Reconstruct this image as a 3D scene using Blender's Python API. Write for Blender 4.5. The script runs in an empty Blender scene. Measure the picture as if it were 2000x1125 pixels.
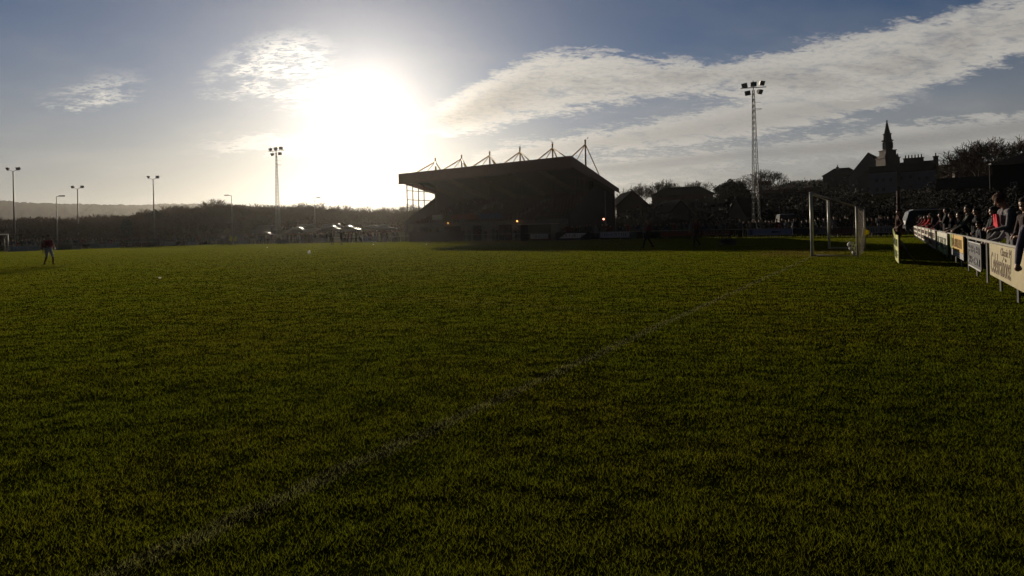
import bpy, bmesh, math, random
import numpy as np
from mathutils import Vector, Matrix, Euler
PI = math.pi
rad = math.radians
sc = bpy.context.scene
COL = sc.collection

# ------------------------------------------------------------------ camera
F, ROLL, HY0, CAMH = 1100.0, 0.0246, 449.9, 1.3      # focal length and horizon in 2000-px frame units
cr, sr = math.cos(ROLL), math.sin(ROLL)
cam_d = bpy.data.cameras.new('camera'); cam = bpy.data.objects.new('camera', cam_d); COL.objects.link(cam)
cam_d.sensor_width = 36.0; cam_d.lens = F/2000*36.0
cam_d.shift_y = -(562.5-HY0)/2000.0
cam_d.clip_start = 0.05; cam_d.clip_end = 20000
cam.matrix_world = Matrix(((cr, sr, 0, 0), (0, 0, -1, 0), (-sr, cr, 0, CAMH), (0, 0, 0, 1)))
sc.camera = cam
sc.view_settings.view_transform = 'Standard'; sc.view_settings.look = 'None'
sc.view_settings.exposure = 0.0; sc.view_settings.gamma = 1.0
sc.view_settings.use_curve_mapping = False
sc.cycles.volume_bounces = 0
sc.cycles.max_bounces = 6; sc.cycles.transparent_max_bounces = 16
sc.cycles.use_adaptive_sampling = True

def ray(px, py):
    u, v = px-1000.0, HY0-py
    return (u*cr+v*sr, F, -u*sr+v*cr)
def azel(px, py):
    x, y, z = ray(px, py)
    return math.atan2(x, y), math.atan2(z, math.hypot(x, y))
def P(px, py, Y):                 # the point seen at a pixel, at distance Y
    x, y, z = ray(px, py); s = Y/F
    return Vector((x*s, Y, z*s+CAMH))
def G(px, py, z0=0.0):            # the ground point seen at a pixel
    x, y, z = ray(px, py); s = (z0-CAMH)/z
    return Vector((x*s, y*s, z0))
def X_at(px, Y, z):
    s = Y/F; u = px-1000.0
    v = ((z-CAMH)/s+u*sr)/cr
    return s*(u*cr+v*sr)
# pitch axes: a runs along the near goal line, b runs into the pitch
GA = Vector((0.558, 0.830, 0)); TB = Vector((-0.830, 0.558, 0))
def AB(a, b, z=0.0):
    p = GA*a+TB*b; return Vector((p.x, p.y, z))
ANG_G = math.atan2(GA.y, GA.x)    # heading of the goal line

# ------------------------------------------------------------------ sun and sky
SUN_AZ, SUN_EL = rad(-14.3), rad(12.0)
sd = Vector((math.sin(SUN_AZ)*math.cos(SUN_EL), math.cos(SUN_AZ)*math.cos(SUN_EL), math.sin(SUN_EL)))
sun_l = bpy.data.lights.new('sun', 'SUN'); sun_l.energy = 5.0; sun_l.angle = rad(0.5); sun_l.color = (1.0, 0.86, 0.66)
sun = bpy.data.objects.new('sun', sun_l); COL.objects.link(sun)
sun.rotation_euler = (-sd).to_track_quat('-Z', 'Y').to_euler()
sun.location = (0, 0, 60)

class NT:
    def __init__(s, nt): s.nt = nt; s.L = nt.links
    def n(s, typ, **kw):
        o = s.nt.nodes.new(typ)
        for k, v in kw.items(): setattr(o, k, v)
        return o
    def put(s, sock, v):
        if isinstance(v, bpy.types.NodeSocket): s.L.new(v, sock)
        elif v is not None: sock.default_value = v
    def m(s, op, a, b=None, c=None, clamp=False):
        o = s.n('ShaderNodeMath', operation=op, use_clamp=clamp)
        s.put(o.inputs[0], a)
        if b is not None: s.put(o.inputs[1], b)
        if c is not None: s.put(o.inputs[2], c)
        return o.outputs[0]
    def mr(s, v, a, b, c=0.0, d=1.0, t='SMOOTHSTEP'):
        o = s.n('ShaderNodeMapRange', interpolation_type=t)
        s.put(o.inputs['Value'], v); s.put(o.inputs['From Min'], a); s.put(o.inputs['From Max'], b)
        s.put(o.inputs['To Min'], c); s.put(o.inputs['To Max'], d)
        return o.outputs['Result']
    def mix(s, f, a, b, blend='MIX'):
        o = s.n('ShaderNodeMix', data_type='RGBA', blend_type=blend)
        s.put(o.inputs[0], f); s.put(o.inputs[6], a); s.put(o.inputs[7], b)
        return o.outputs[2]
    def noise(s, vec, scale, detail=4, rough=0.5, dist=0.0):
        o = s.n('ShaderNodeTexNoise'); s.put(o.inputs['Vector'], vec)
        o.inputs['Scale'].default_value = scale; o.inputs['Detail'].default_value = detail
        o.inputs['Roughness'].default_value = rough; o.inputs['Distortion'].default_value = dist
        return o.outputs['Fac']
    def curve(s, v, pts):
        o = s.n('ShaderNodeFloatCurve'); c = o.mapping.curves[0]
        pts = sorted(pts)
        while len(c.points) < len(pts): c.points.new(0.5, 0.5)
        for p, (x, y) in zip(c.points, pts): p.location = (x, y); p.handle_type = 'AUTO_CLAMPED'
        o.mapping.update(); s.put(o.inputs['Value'], v)
        return o.outputs[0]
    def comb(s, x, y, z):
        o = s.n('ShaderNodeCombineXYZ'); s.put(o.inputs[0], x); s.put(o.inputs[1], y); s.put(o.inputs[2], z)
        return o.outputs[0]

def build_world():
    w = bpy.data.worlds.new('World'); sc.world = w; w.use_nodes = True
    nt = w.node_tree; nt.nodes.clear(); N = NT(nt)
    out = N.n('ShaderNodeOutputWorld'); bg = N.n('ShaderNodeBackground'); N.L.new(bg.outputs[0], out.inputs[0])
    bg.inputs[1].default_value = 0.092
    tc = N.n('ShaderNodeTexCoord'); sep = N.n('ShaderNodeSeparateXYZ'); N.L.new(tc.outputs['Generated'], sep.inputs[0])
    x, y, z = sep.outputs
    sky = N.n('ShaderNodeTexSky', sky_type='NISHITA', sun_disc=False)
    sky.sun_elevation = SUN_EL; sky.sun_rotation = SUN_AZ % (2*PI)
    sky.air_density = 1.0; sky.dust_density = 0.15; sky.ozone_density = 2.0
    az = N.m('ARCTAN2', x, y); el = N.m('ARCSINE', z)
    dot = N.n('ShaderNodeVectorMath', operation='DOT_PRODUCT'); N.L.new(tc.outputs['Generated'], dot.inputs[0])
    dot.inputs[1].default_value = sd
    th = N.m('MULTIPLY', N.m('ARCCOSINE', N.m('MINIMUM', dot.outputs['Value'], 0.99999)), 57.2958)   # degrees from the sun
    # glow added to the sky round the sun for the lens bloom
    g1 = N.m('EXPONENT', N.m('MULTIPLY', th, -1/GLOW[1])); g2 = N.m('EXPONENT', N.m('MULTIPLY', th, -1/GLOW[3]))
    glow = N.m('ADD', N.m('MULTIPLY', g1, GLOW[0]), N.m('MULTIPLY', g2, GLOW[2]))
    zz = N.m('ADD', N.m('MAXIMUM', z, 0.0), 0.22)
    pl = N.comb(N.m('DIVIDE', x, zz), N.m('DIVIDE', y, zz), 0.0)           # cloud deck seen in perspective
    rot = N.n('ShaderNodeMapping'); N.L.new(pl, rot.inputs[0]); rot.inputs['Rotation'].default_value = (0, 0, rad(-12)); rot.inputs['Scale'].default_value = (1.0, 1.7, 1)
    big = N.noise(rot.outputs[0], 2.0, 6, 0.6, 0.3)
    fine = N.noise(rot.outputs[0], 7.0, 9, 0.66, 0.4)
    rip = N.noise(rot.outputs[0], 30.0, 5, 0.65, 0.5)
    azn = N.m('DIVIDE', N.m('ADD', az, 0.9), 1.8)
    elw = N.m('ADD', N.m('ADD', el, N.m('MULTIPLY', N.m('SUBTRACT', fine, 0.5), 0.075)), N.m('MULTIPLY', N.m('SUBTRACT', rip, 0.5), 0.045))
    def edge(pts):
        r = []
        for px, py in pts:
            a, e = azel(px, py); r.append(((a+0.9)/1.8, e/0.6))
        return N.m('MULTIPLY', N.curve(azn, r), 0.6)
    def band(up, lo, s_up, s_lo, x0, x1, sx=0.03):
        u = edge(up); l = edge(lo)
        a0 = azel(x0, 300)[0]; a1 = azel(x1, 300)[0]
        k = N.m('MULTIPLY', N.mr(elw, N.m('SUBTRACT', l, s_lo), N.m('ADD', l, s_lo)), N.mr(elw, N.m('SUBTRACT', u, s_up), N.m('ADD', u, s_up), 1.0, 0.0))
        azw = N.m('ADD', az, N.m('MULTIPLY', N.m('SUBTRACT', fine, 0.5), 0.15))
        k = N.m('MULTIPLY', k, N.mr(azw, a0-sx, a0+sx))
        return N.m('MULTIPLY', k, N.mr(azw, a1-sx, a1+sx, 1.0, 0.0)), u, l
    A, Au, Al = band([(820,215),(870,200),(930,165),(1000,130),(1100,103),(1250,112),(1350,122),(1450,115),(1600,85),(1800,38),(2000,-8),(2150,-45)],
               [(820,262),(870,262),(950,250),(1030,228),(1130,212),(1250,192),(1400,185),(1500,205),(1600,205),(1740,188),(1850,150),(2000,105),(2150,60)], 0.010, 0.012, 850, 2400)
    B, Bu, Bl = band([(900,310),(1000,285),(1150,262),(1250,243),(1400,212),(1500,190),(1650,180),(1800,180),(2000,180)],
               [(900,330),(1000,322),(1150,300),(1300,287),(1450,268),(1600,240),(1700,216),(1760,195),(1850,190),(2000,185)], 0.011, 0.010, 930, 1790)
    C, Cu, Cl = band([(950,338),(1150,318),(1300,300),(1450,286),(1600,268),(1800,243),(2000,222),(2150,205)],
               [(950,350),(1150,348),(1300,335),(1450,318),(1600,312),(1800,300),(2000,272),(2150,262)], 0.007, 0.016, 1000, 2600, 0.12)
    D, Du, Dl = band([(1100,352),(1250,344),(1400,338),(1550,324),(1700,312)], [(1100,366),(1250,360),(1400,348),(1550,334),(1700,318)], 0.006, 0.010, 1120, 1640, 0.05)
    E, Eu, El = band([(380,140),(430,112),(500,82),(560,66),(640,72),(700,80)], [(380,165),(430,170),(500,180),(560,195),(640,230),(700,260)], 0.022, 0.022, 430, 640, 0.04)
    Fm, Fu, Fl = band([(380,280),(450,272),(560,262),(650,255)], [(380,290),(450,294),(560,298),(650,300)], 0.008, 0.008, 420, 640, 0.06)
    Hm, Hu, Hl = band([(80,186),(140,166),(200,148),(280,142)], [(80,204),(140,206),(200,200),(280,178)], 0.012, 0.012, 105, 268, 0.03)
    e2 = N.mr(fine, 0.36, 0.60)
    thin = N.m('MULTIPLY', e2, N.mr(rip, 0.33, 0.6))
    dA = N.m('MULTIPLY', N.m('MULTIPLY', A, N.mr(fine, 0.28, 0.5, 0.5, 1.0)), N.mr(rip, 0.28, 0.55, 0.72, 1.0))
    dB = N.m('MULTIPLY', B, N.mr(fine, 0.28, 0.5, 0.5, 0.95))
    dC = N.m('MULTIPLY', C, N.mr(big, 0.3, 0.6, 0.45, 0.85))
    dD = N.m('MULTIPLY', D, N.mr(big, 0.35, 0.6, 0.2, 0.8))
    dE = N.m('MULTIPLY', E, N.m('MULTIPLY', thin, 0.95))
    dF = N.m('MULTIPLY', Fm, 0.5)
    dH = N.m('MULTIPLY', Hm, N.m('MULTIPLY', thin, 0.8))
    dens = N.m('MAXIMUM', N.m('MAXIMUM', N.m('MAXIMUM', dA, dB), N.m('MAXIMUM', dC, dD)), N.m('MAXIMUM', N.m('MAXIMUM', dE, dF), dH))
    # light and shade inside the bands: thick parts are greyer below the middle
    def inner(u, l):
        f = N.m('DIVIDE', N.m('SUBTRACT', el, l), N.m('MAXIMUM', N.m('SUBTRACT', u, l), 0.004))
        return N.mr(N.m('ABSOLUTE', N.m('SUBTRACT', f, 0.45)), 0.05, 0.5, 1.0, 0.0)
    gA = N.m('MULTIPLY', N.m('MULTIPLY', inner(Au, Al), A), N.mr(big, 0.38, 0.62))
    gl = N.m('MULTIPLY', N.m('MULTIPLY', inner(Au, Al), A), N.mr(az, azel(1180, 200)[0], azel(960, 200)[0], 0.0, 0.85))
    gC = N.m('MULTIPLY', N.m('MULTIPLY', inner(Cu, Cl), C), 0.75)
    gB = N.m('MULTIPLY', N.m('MULTIPLY', inner(Bu, Bl), B), 0.45)
    grey = N.m('MAXIMUM', N.m('MAXIMUM', N.m('MULTIPLY', gA, 0.6), gl), N.m('MAXIMUM', gC, gB))
    grey = N.m('MULTIPLY', grey, N.mr(rip, 0.25, 0.75, 1.1, 0.75))
    # sky base
    skyc = N.mix(1.0, sky.outputs[0], SKY_TINT, 'MULTIPLY'); ft = N.mr(dot.outputs['Value'], -0.3, 0.7, 0.15, 1.0); skyc = N.mix(1.0, skyc, N.comb(ft, ft, ft), 'MULTIPLY'); fz = N.mr(el, 0.45, 0.85, 1.0, 0.25); skyc = N.mix(1.0, skyc, N.comb(fz, fz, fz), 'MULTIPLY')
    hz = N.mr(el, 0.0, 0.32, 1.0, 0.0)                       # pale warm air low down
    front = N.mr(dot.outputs['Value'], -0.5, 0.75, 0.04, 1.0, 'SMOOTHSTEP')         # the sky is far dimmer away from the low sun
    hzc = N.mix(1.0, (*HORIZ, 1), N.comb(front, front, front), 'MULTIPLY')
    base = N.mix(N.m('MULTIPLY', hz, 0.86), skyc, hzc)
    streak = N.m('MULTIPLY', N.mr(N.noise(rot.outputs[0], 0.9, 5, 0.55, 0.2), 0.45, 0.72), N.mr(el, 0.03, 0.45, 0.34, 0.08))
    streak = N.m('MULTIPLY', streak, front)
    base = N.mix(streak, base, (CLOUD[0]*0.95, CLOUD[1]*0.95, CLOUD[2]*0.95, 1))
    gs = N.m('ADD', 1.0, N.m('MULTIPLY', glow, 0.06))
    cc0 = N.mix(grey, (*CLOUD, 1), (*CLOUDG, 1)); ccs = N.n('ShaderNodeVectorMath', operation='SCALE'); N.L.new(cc0, ccs.inputs[0]); N.L.new(gs, ccs.inputs['Scale']); cc = ccs.outputs[0]
    base = N.mix(dens, base, cc)
    gcol = N.n('ShaderNodeVectorMath', operation='SCALE'); gcol.inputs[0].default_value = (1.0, 0.93, 0.80)
    gk = N.m('MULTIPLY', glow, N.m('ADD', 1.0, N.m('MULTIPLY', N.m('SUBTRACT', dens, N.m('MULTIPLY', grey, 1.5)), 0.9)))
    N.L.new(gk, gcol.inputs['Scale'])
    add = N.n('ShaderNodeVectorMath', operation='ADD'); N.L.new(base, add.inputs[0]); N.L.new(gcol.outputs[0], add.inputs[1])
    puff = N.m('ADD', N.m('MULTIPLY', dE, 2.6), N.m('ADD', N.m('MULTIPLY', dF, 1.6), N.m('MULTIPLY', dH, 1.5)))
    pc = N.n('ShaderNodeVectorMath', operation='SCALE'); pc.inputs[0].default_value = (1.0, 0.97, 0.9); N.L.new(puff, pc.inputs['Scale'])
    add2 = N.n('ShaderNodeVectorMath', operation='ADD'); N.L.new(add.outputs[0], add2.inputs[0]); N.L.new(pc.outputs[0], add2.inputs[1])
    N.L.new(add2.outputs[0], bg.inputs[0])
    w.cycles.sampling_method = 'MANUAL'; w.cycles.sample_map_resolution = 1024
GLOW = (14.0, 2.7, 2.6, 12.5)
SKY_TINT = (0.215, 0.29, 0.405, 1)
HORIZ = (3.5, 3.3, 2.95)
CLOUD = (4.9, 4.7, 4.35)
CLOUDG = (2.5, 2.4, 2.3)
build_world()

# ------------------------------------------------------------------ helpers
MATS = {}
def nodes_of(m):
    m.use_nodes = True; nt = m.node_tree; nt.nodes.clear(); N = NT(nt)
    out = N.n('ShaderNodeOutputMaterial'); b = N.n('ShaderNodeBsdfPrincipled'); N.L.new(b.outputs[0], out.inputs[0])
    return N, b, out
def mat(name, col, rough=0.7, var=0.25, scale=8.0, bump=0.0, metal=0.0, spec=0.3, emit=None, trans=0.0, coords='Object'):
    if name in MATS: return MATS[name]
    m = bpy.data.materials.new(name); N, b, out = nodes_of(m)
    tc = N.n('ShaderNodeTexCoord')
    f = N.noise(tc.outputs[coords], scale, 5, 0.6)
    k = N.mr(f, 0.3, 0.7, 1-var, 1+var, 'LINEAR')
    vm = N.n('ShaderNodeVectorMath', operation='SCALE'); vm.inputs[0].default_value = col[:3]; N.L.new(k, vm.inputs['Scale'])
    N.L.new(vm.outputs[0], b.inputs['Base Color'])
    b.inputs['Roughness'].default_value = rough; b.inputs['Metallic'].default_value = metal
    b.inputs['Specular IOR Level'].default_value = spec
    if bump:
        bp = N.n('ShaderNodeBump'); bp.inputs['Strength'].default_value = bump; bp.inputs['Distance'].default_value = 0.02
        N.L.new(f, bp.inputs['Height']); N.L.new(bp.outputs[0], b.inputs['Normal'])
    if emit:
        b.inputs['Emission Color'].default_value = (*emit[:3], 1); b.inputs['Emission Strength'].default_value = emit[3]
    if trans:
        t = N.n('ShaderNodeBsdfTranslucent'); N.L.new(vm.outputs[0], t.inputs[0])
        mx = N.n('ShaderNodeMixShader'); mx.inputs[0].default_value = trans
        N.L.new(b.outputs[0], mx.inputs[1]); N.L.new(t.outputs[0], mx.inputs[2]); N.L.new(mx.outputs[0], out.inputs[0])
    MATS[name] = m
    return m
def tag(o, label=None, cat=None, group=None, kind=None):
    if label: o['label'] = label
    if cat: o['category'] = cat
    if group: o['group'] = group
    if kind: o['kind'] = kind
    return o
def thing(name, label, cat, loc=(0, 0, 0), group=None, rz=0.0):
    o = bpy.data.objects.new(name, None); COL.objects.link(o); o.location = loc; o.rotation_euler = (0, 0, rz)
    return tag(o, label, cat, group)
def world_loc(o):
    v = Vector((0, 0, 0))
    while o is not None: v += o.location; o = o.parent
    return v
class MB:
    """collects faces; build() links them as one mesh object"""
    def __init__(s): s.v = []; s.f = []; s.mi = []; s.cur = 0
    def add(s, vs, fs):
        o = len(s.v); s.v += [tuple(v) for v in vs]
        for f in fs: s.f.append(tuple(i+o for i in f)); s.mi.append(s.cur)
    def box(s, c, size, ax=None):
        ax = ax or (Vector((1, 0, 0)), Vector((0, 1, 0)), Vector((0, 0, 1))); c = Vector(c)
        vs = [c+ax[0]*(size[0]/2*i)+ax[1]*(size[1]/2*j)+ax[2]*(size[2]/2*k) for i in (-1, 1) for j in (-1, 1) for k in (-1, 1)]
        s.add(vs, [(0, 1, 3, 2), (4, 6, 7, 5), (0, 4, 5, 1), (2, 3, 7, 6), (0, 2, 6, 4), (1, 5, 7, 3)])
    def hexa(s, p):      # 8 points: bottom 4 ccw, top 4 ccw
        s.add(p, [(3, 2, 1, 0), (4, 5, 6, 7), (0, 1, 5, 4), (1, 2, 6, 5), (2, 3, 7, 6), (3, 0, 4, 7)])
    def quad(s, a, b, c, d): s.add([a, b, c, d], [(0, 1, 2, 3)])
    def prism(s, poly, d):       # polygon extruded by vector d
        n = len(poly); poly = [Vector(p) for p in poly]; d = Vector(d)
        s.add(poly+[p+d for p in poly], [tuple(range(n-1, -1, -1)), tuple(range(n, 2*n))]+[(i, (i+1) % n, n+(i+1) % n, n+i) for i in range(n)])
    def tube(s, p0, p1, r0, r1=None, n=6, cap=True):
        p0, p1 = Vector(p0), Vector(p1); r1 = r0 if r1 is None else r1
        d = (p1-p0); L = d.length
        if L < 1e-6: return
        d /= L; u = d.orthogonal().normalized(); w = d.cross(u)
        vs = []
        for p, r in ((p0, r0), (p1, r1)):
            for i in range(n):
                t = 2*PI*i/n; vs.append(p+u*(r*math.cos(t))+w*(r*math.sin(t)))
        fs = [(i, (i+1) % n, n+(i+1) % n, n+i) for i in range(n)]
        if cap and n > 2: fs += [tuple(range(n-1, -1, -1)), tuple(range(n, 2*n))]
        s.add(vs, fs)
    def ball(s, c, r, n=10, m=7, sc=(1, 1, 1), zmin=-1.0):
        c = Vector(c); vs = []; fs = []
        t0 = math.acos(max(-1, zmin))
        for j in range(m+1):
            t = t0*j/m
            for i in range(n):
                a = 2*PI*i/n; vs.append(c+Vector((r*sc[0]*math.sin(t)*math.cos(a), r*sc[1]*math.sin(t)*math.sin(a), r*sc[2]*math.cos(t))))
        for j in range(m):
            for i in range(n): fs.append((j*n+i, (j+1)*n+i, (j+1)*n+(i+1) % n, j*n+(i+1) % n))
        s.add(vs, fs)
    def build(s, name, mats, parent=None, smooth=False, origin=None):
        me = bpy.data.meshes.new(name); o = bpy.data.objects.new(name, me); COL.objects.link(o)
        if origin is None: origin = world_loc(parent) if parent is not None else Vector((0, 0, 0))
        origin = Vector(origin)
        me.from_pydata([tuple(Vector(v)-origin) for v in s.v], [], s.f)
        mats = mats if isinstance(mats, (list, tuple)) else [mats]
        for m in mats: me.materials.append(m)
        if len(mats) > 1: me.polygons.foreach_set('material_index', s.mi)
        if smooth: me.polygons.foreach_set('use_smooth', [True]*len(me.polygons))
        if parent is not None: o.parent = parent
        else: o.location = origin
        me.update()
        return o
def copy_thing(root, loc, rz=None, label=None):
    r = root.copy(); COL.objects.link(r); r.location = loc
    if rz is not None: r.rotation_euler = (0, 0, rz)
    if label: r['label'] = label
    for ch in root.children:
        c = ch.copy(); COL.objects.link(c); c.parent = r
        for g in ch.children:
            d = g.copy(); COL.objects.link(d); d.parent = c
    return r

# ------------------------------------------------------------------ ground
def vnoise(x, y, seed=0):
    xi = np.floor(x).astype(np.int64); yi = np.floor(y).astype(np.int64); xf = x-xi; yf = y-yi
    def h(a, b):
        n = (a*374761393+b*668265263+seed*974711)&0xffffffff
        n = ((n ^ (n >> 13))*1274126177)&0xffffffff
        return ((n ^ (n >> 16))&0xffff)/65535.0
    u = xf*xf*(3-2*xf); v = yf*yf*(3-2*yf)
    return (h(xi, yi)*(1-u)+h(xi+1, yi)*u)*(1-v)+(h(xi, yi+1)*(1-u)+h(xi+1, yi+1)*u)*v
def fbm(x, y, seed=0, oct=4, g=0.5):
    s = 0; a = 1; t = 0
    for o in range(oct):
        s = s+a*vnoise(x*2**o+17.3*o, y*2**o-9.1*o, seed+o); t += a; a *= g
    return s/t
def sstep(x, a, b):
    t = np.clip((x-a)/(b-a), 0, 1); return t*t*(3-2*t)
def lump(x, y):           # tussocky turf of the pitch
    d = np.hypot(x, y)
    n1 = fbm(x*4.6+0.5*y, y*7.0, 3, 4, 0.62); n2 = fbm(x*0.7, y*0.9, 11, 3)
    return ((n1-0.5)*LUMP+(n2-0.5)*0.02)*np.clip(1.15-d/75, 0, 1)
LUMP = 0.020
def hill_h(x, y):         # the town's hillside, rising to the right beyond the far corner
    k = x/np.maximum(y, 1.0); k = np.where(y > 5, k, 3.0*np.sign(x))
    K = sstep(k, 0.05, 0.85)*1.05+0.30*sstep(k, 0.0, 0.3)
    a = x*0.558+y*0.83
    r = np.maximum(a-78, 0)
    side = np.maximum((x*0.83-y*0.558)-26, 0)*sstep(a, 5, 50)     # bank to the right of the goal-end fence
    b = -x*0.83+y*0.558
    bank = 1.5*sstep(a, 60, 67)*sstep(b, 64, 71)*(1-sstep(a, 110, 140))
    return bank+np.minimum(K*r*0.075, 34)*sstep(k, 0.0, 0.25)+np.minimum(side*0.12, 9)*(1-sstep(a, 60, 120))
def ground_h(x, y): return lump(x, y)+hill_h(x, y)

def grass_color(N, pos, dark=1.0):
    """turf colour with worn patches and the faded white lines, by place on the pitch"""
    n1 = N.noise(pos, 0.35, 5, 0.6); n2 = N.noise(pos, 2.6, 4, 0.6); n3 = N.noise(pos, 18.0, 3, 0.6)
    c = N.mix(N.mr(n1, 0.35, 0.65), (0.058, 0.072, 0.010, 1), (0.078, 0.080, 0.012, 1))
    c = N.mix(N.mr(n2, 0.35, 0.72, 0, 0.6), c, (0.058, 0.075, 0.012, 1))
    c = N.mix(N.mr(n3, 0.55, 0.8, 0, 0.4), c, (0.11, 0.10, 0.03, 1))
    sep = N.n('ShaderNodeSeparateXYZ'); N.L.new(pos, sep.inputs[0]); x, y, z = sep.outputs
    a = N.m('ADD', N.m('MULTIPLY', x, GA.x), N.m('MULTIPLY', y, GA.y)); b = N.m('ADD', N.m('MULTIPLY', x, TB.x), N.m('MULTIPLY', y, TB.y))
    wob = N.m('MULTIPLY', N.m('SUBTRACT', n2, 0.5), 0.16)
    def seg(v, v0, w, o, o0, o1):
        k = N.mr(N.m('ABSOLUTE', N.m('ADD', N.m('SUBTRACT', v, v0), wob)), w*0.6, w*1.25, 1.0, 0.0)
        return N.m('MULTIPLY', k, N.m('MULTIPLY', N.m('GREATER_THAN', o, o0), N.m('LESS_THAN', o, o1)))
    goal = seg(b, 2.54, 0.075, a, -4.0, 56.0)
    rest = N.m('MAXIMUM', seg(a, 19.1, 0.06, b, 2.54, 8.0), seg(a, 37.4, 0.06, b, 2.54, 8.0))
    rest = N.m('MAXIMUM', rest, N.m('MAXIMUM', seg(b, 8.0, 0.06, a, 19.1, 37.4), seg(a, 8.1, 0.06, b, 2.54, 19.0)))
    rest = N.m('MAXIMUM', rest, N.m('MAXIMUM', seg(a, 48.4, 0.06, b, 2.54, 19.0), seg(a, 55.5, 0.08, b, 2.54, 99.5)))
    wear = N.mr(n3, 0.3, 0.6, 0.45, 1.0)
    c = N.mix(N.m('MULTIPLY', goal, N.m('MULTIPLY', wear, 0.42)), c, (0.13, 0.13, 0.15, 1))
    c = N.mix(N.m('MULTIPLY', rest, N.m('MULTIPLY', wear, 0.22)), c, (0.14, 0.14, 0.13, 1))
    mud = N.m('MULTIPLY', N.mr(N.m('ABSOLUTE', N.m('SUBTRACT', a, 28.2)), 2.0, 5.5, 1.0, 0.0), N.mr(N.m('ABSOLUTE', N.m('SUBTRACT', b, 3.2)), 0.8, 2.6, 1.0, 0.0))
    c = N.mix(N.m('MULTIPLY', mud, N.mr(n2, 0.35, 0.6, 0.3, 0.8)), c, (0.085, 0.065, 0.035, 1))
    return c, n2, n3
def turf_mat():
    m = bpy.data.materials.new('turf'); N, b, out = nodes_of(m)
    g = N.n('ShaderNodeNewGeometry'); c, n2, n3 = grass_color(N, g.outputs['Position'])
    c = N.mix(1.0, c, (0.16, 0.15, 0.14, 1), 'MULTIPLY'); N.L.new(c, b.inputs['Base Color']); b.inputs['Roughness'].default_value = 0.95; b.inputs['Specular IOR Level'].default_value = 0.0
    bp = N.n('ShaderNodeBump'); bp.inputs['Strength'].default_value = 1.0; bp.inputs['Distance'].default_value = 0.06
    nz = N.noise(g.outputs['Position'], 9.0, 6, 0.7); nz2 = N.noise(g.outputs['Position'], 1.3, 3, 0.6)
    N.L.new(N.m('ADD', nz, N.m('MULTIPLY', nz2, 1.5)), bp.inputs['Height']); N.L.new(bp.outputs[0], b.inputs['Normal'])
    return m
def blade_mat():
    m = bpy.data.materials.new('grass_blade'); N, b, out = nodes_of(m)
    g = N.n('ShaderNodeNewGeometry'); c, n2, n3 = grass_color(N, g.outputs['Position'])
    N.L.new(c, b.inputs['Base Color']); b.inputs['Roughness'].default_value = 0.8; b.inputs['Specular IOR Level'].default_value = 0.0
    t = N.n('ShaderNodeBsdfTranslucent'); c2 = N.mix(1.0, c, (1.75, 1.68, 0.66, 1), 'MULTIPLY'); N.L.new(c2, t.inputs[0])
    mx = N.n('ShaderNodeMixShader'); mx.inputs[0].default_value = 0.62
    N.L.new(b.outputs[0], mx.inputs[1]); N.L.new(t.outputs[0], mx.inputs[2]); N.L.new(mx.outputs[0], out.inputs[0])
    return m
def build_ground():
    # polar sheet, fine in front of the camera and reaching the horizon
    th = np.concatenate([np.linspace(-52, 52, 521), np.linspace(52, 308, 65)[1:-1]])*PI/180
    r = [0.4]
    while r[-1] < 60: r.append(r[-1]*1.0095)
    while r[-1] < 1800: r.append(r[-1]*1.05)
    r = np.array(r); nt_, nr = len(th), len(r)
    T, R_ = np.meshgrid(th, r); x = R_*np.sin(T); y = R_*np.cos(T)
    z = ground_h(x, y)
    v = np.stack([x, y, z], -1).reshape(-1, 3)
    i = np.arange(nr-1)[:, None]*nt_; j = np.arange(nt_)[None, :]; j2 = (j+1) % nt_
    f = np.stack([i+j, i+j2, i+nt_+j2, i+nt_+j], -1).reshape(-1, 4)[:, ::-1]
    v = np.vstack([v, [[0, 0, float(ground_h(np.array([0.]), np.array([0.]))[0])]]]); c = len(v)-1
    me = bpy.data.meshes.new('ground')
    nf = len(f); tri = np.stack([np.full(nt_, c), j2.ravel(), j.ravel()], -1)
    me.vertices.add(len(v)); me.vertices.foreach_set('co', v.ravel())
    me.loops.add(nf*4+nt_*3); me.loops.foreach_set('vertex_index', np.concatenate([f.ravel(), tri.ravel()]))
    me.polygons.add(nf+nt_)
    me.polygons.foreach_set('loop_start', np.concatenate([np.arange(nf)*4, nf*4+np.arange(nt_)*3]))
    me.update(calc_edges=True); me.validate()
    me.polygons.foreach_set('use_smooth', np.ones(len(me.polygons), bool))
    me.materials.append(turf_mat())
    o = bpy.data.objects.new('ground', me); COL.objects.link(o); o['kind'] = 'structure'
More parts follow.
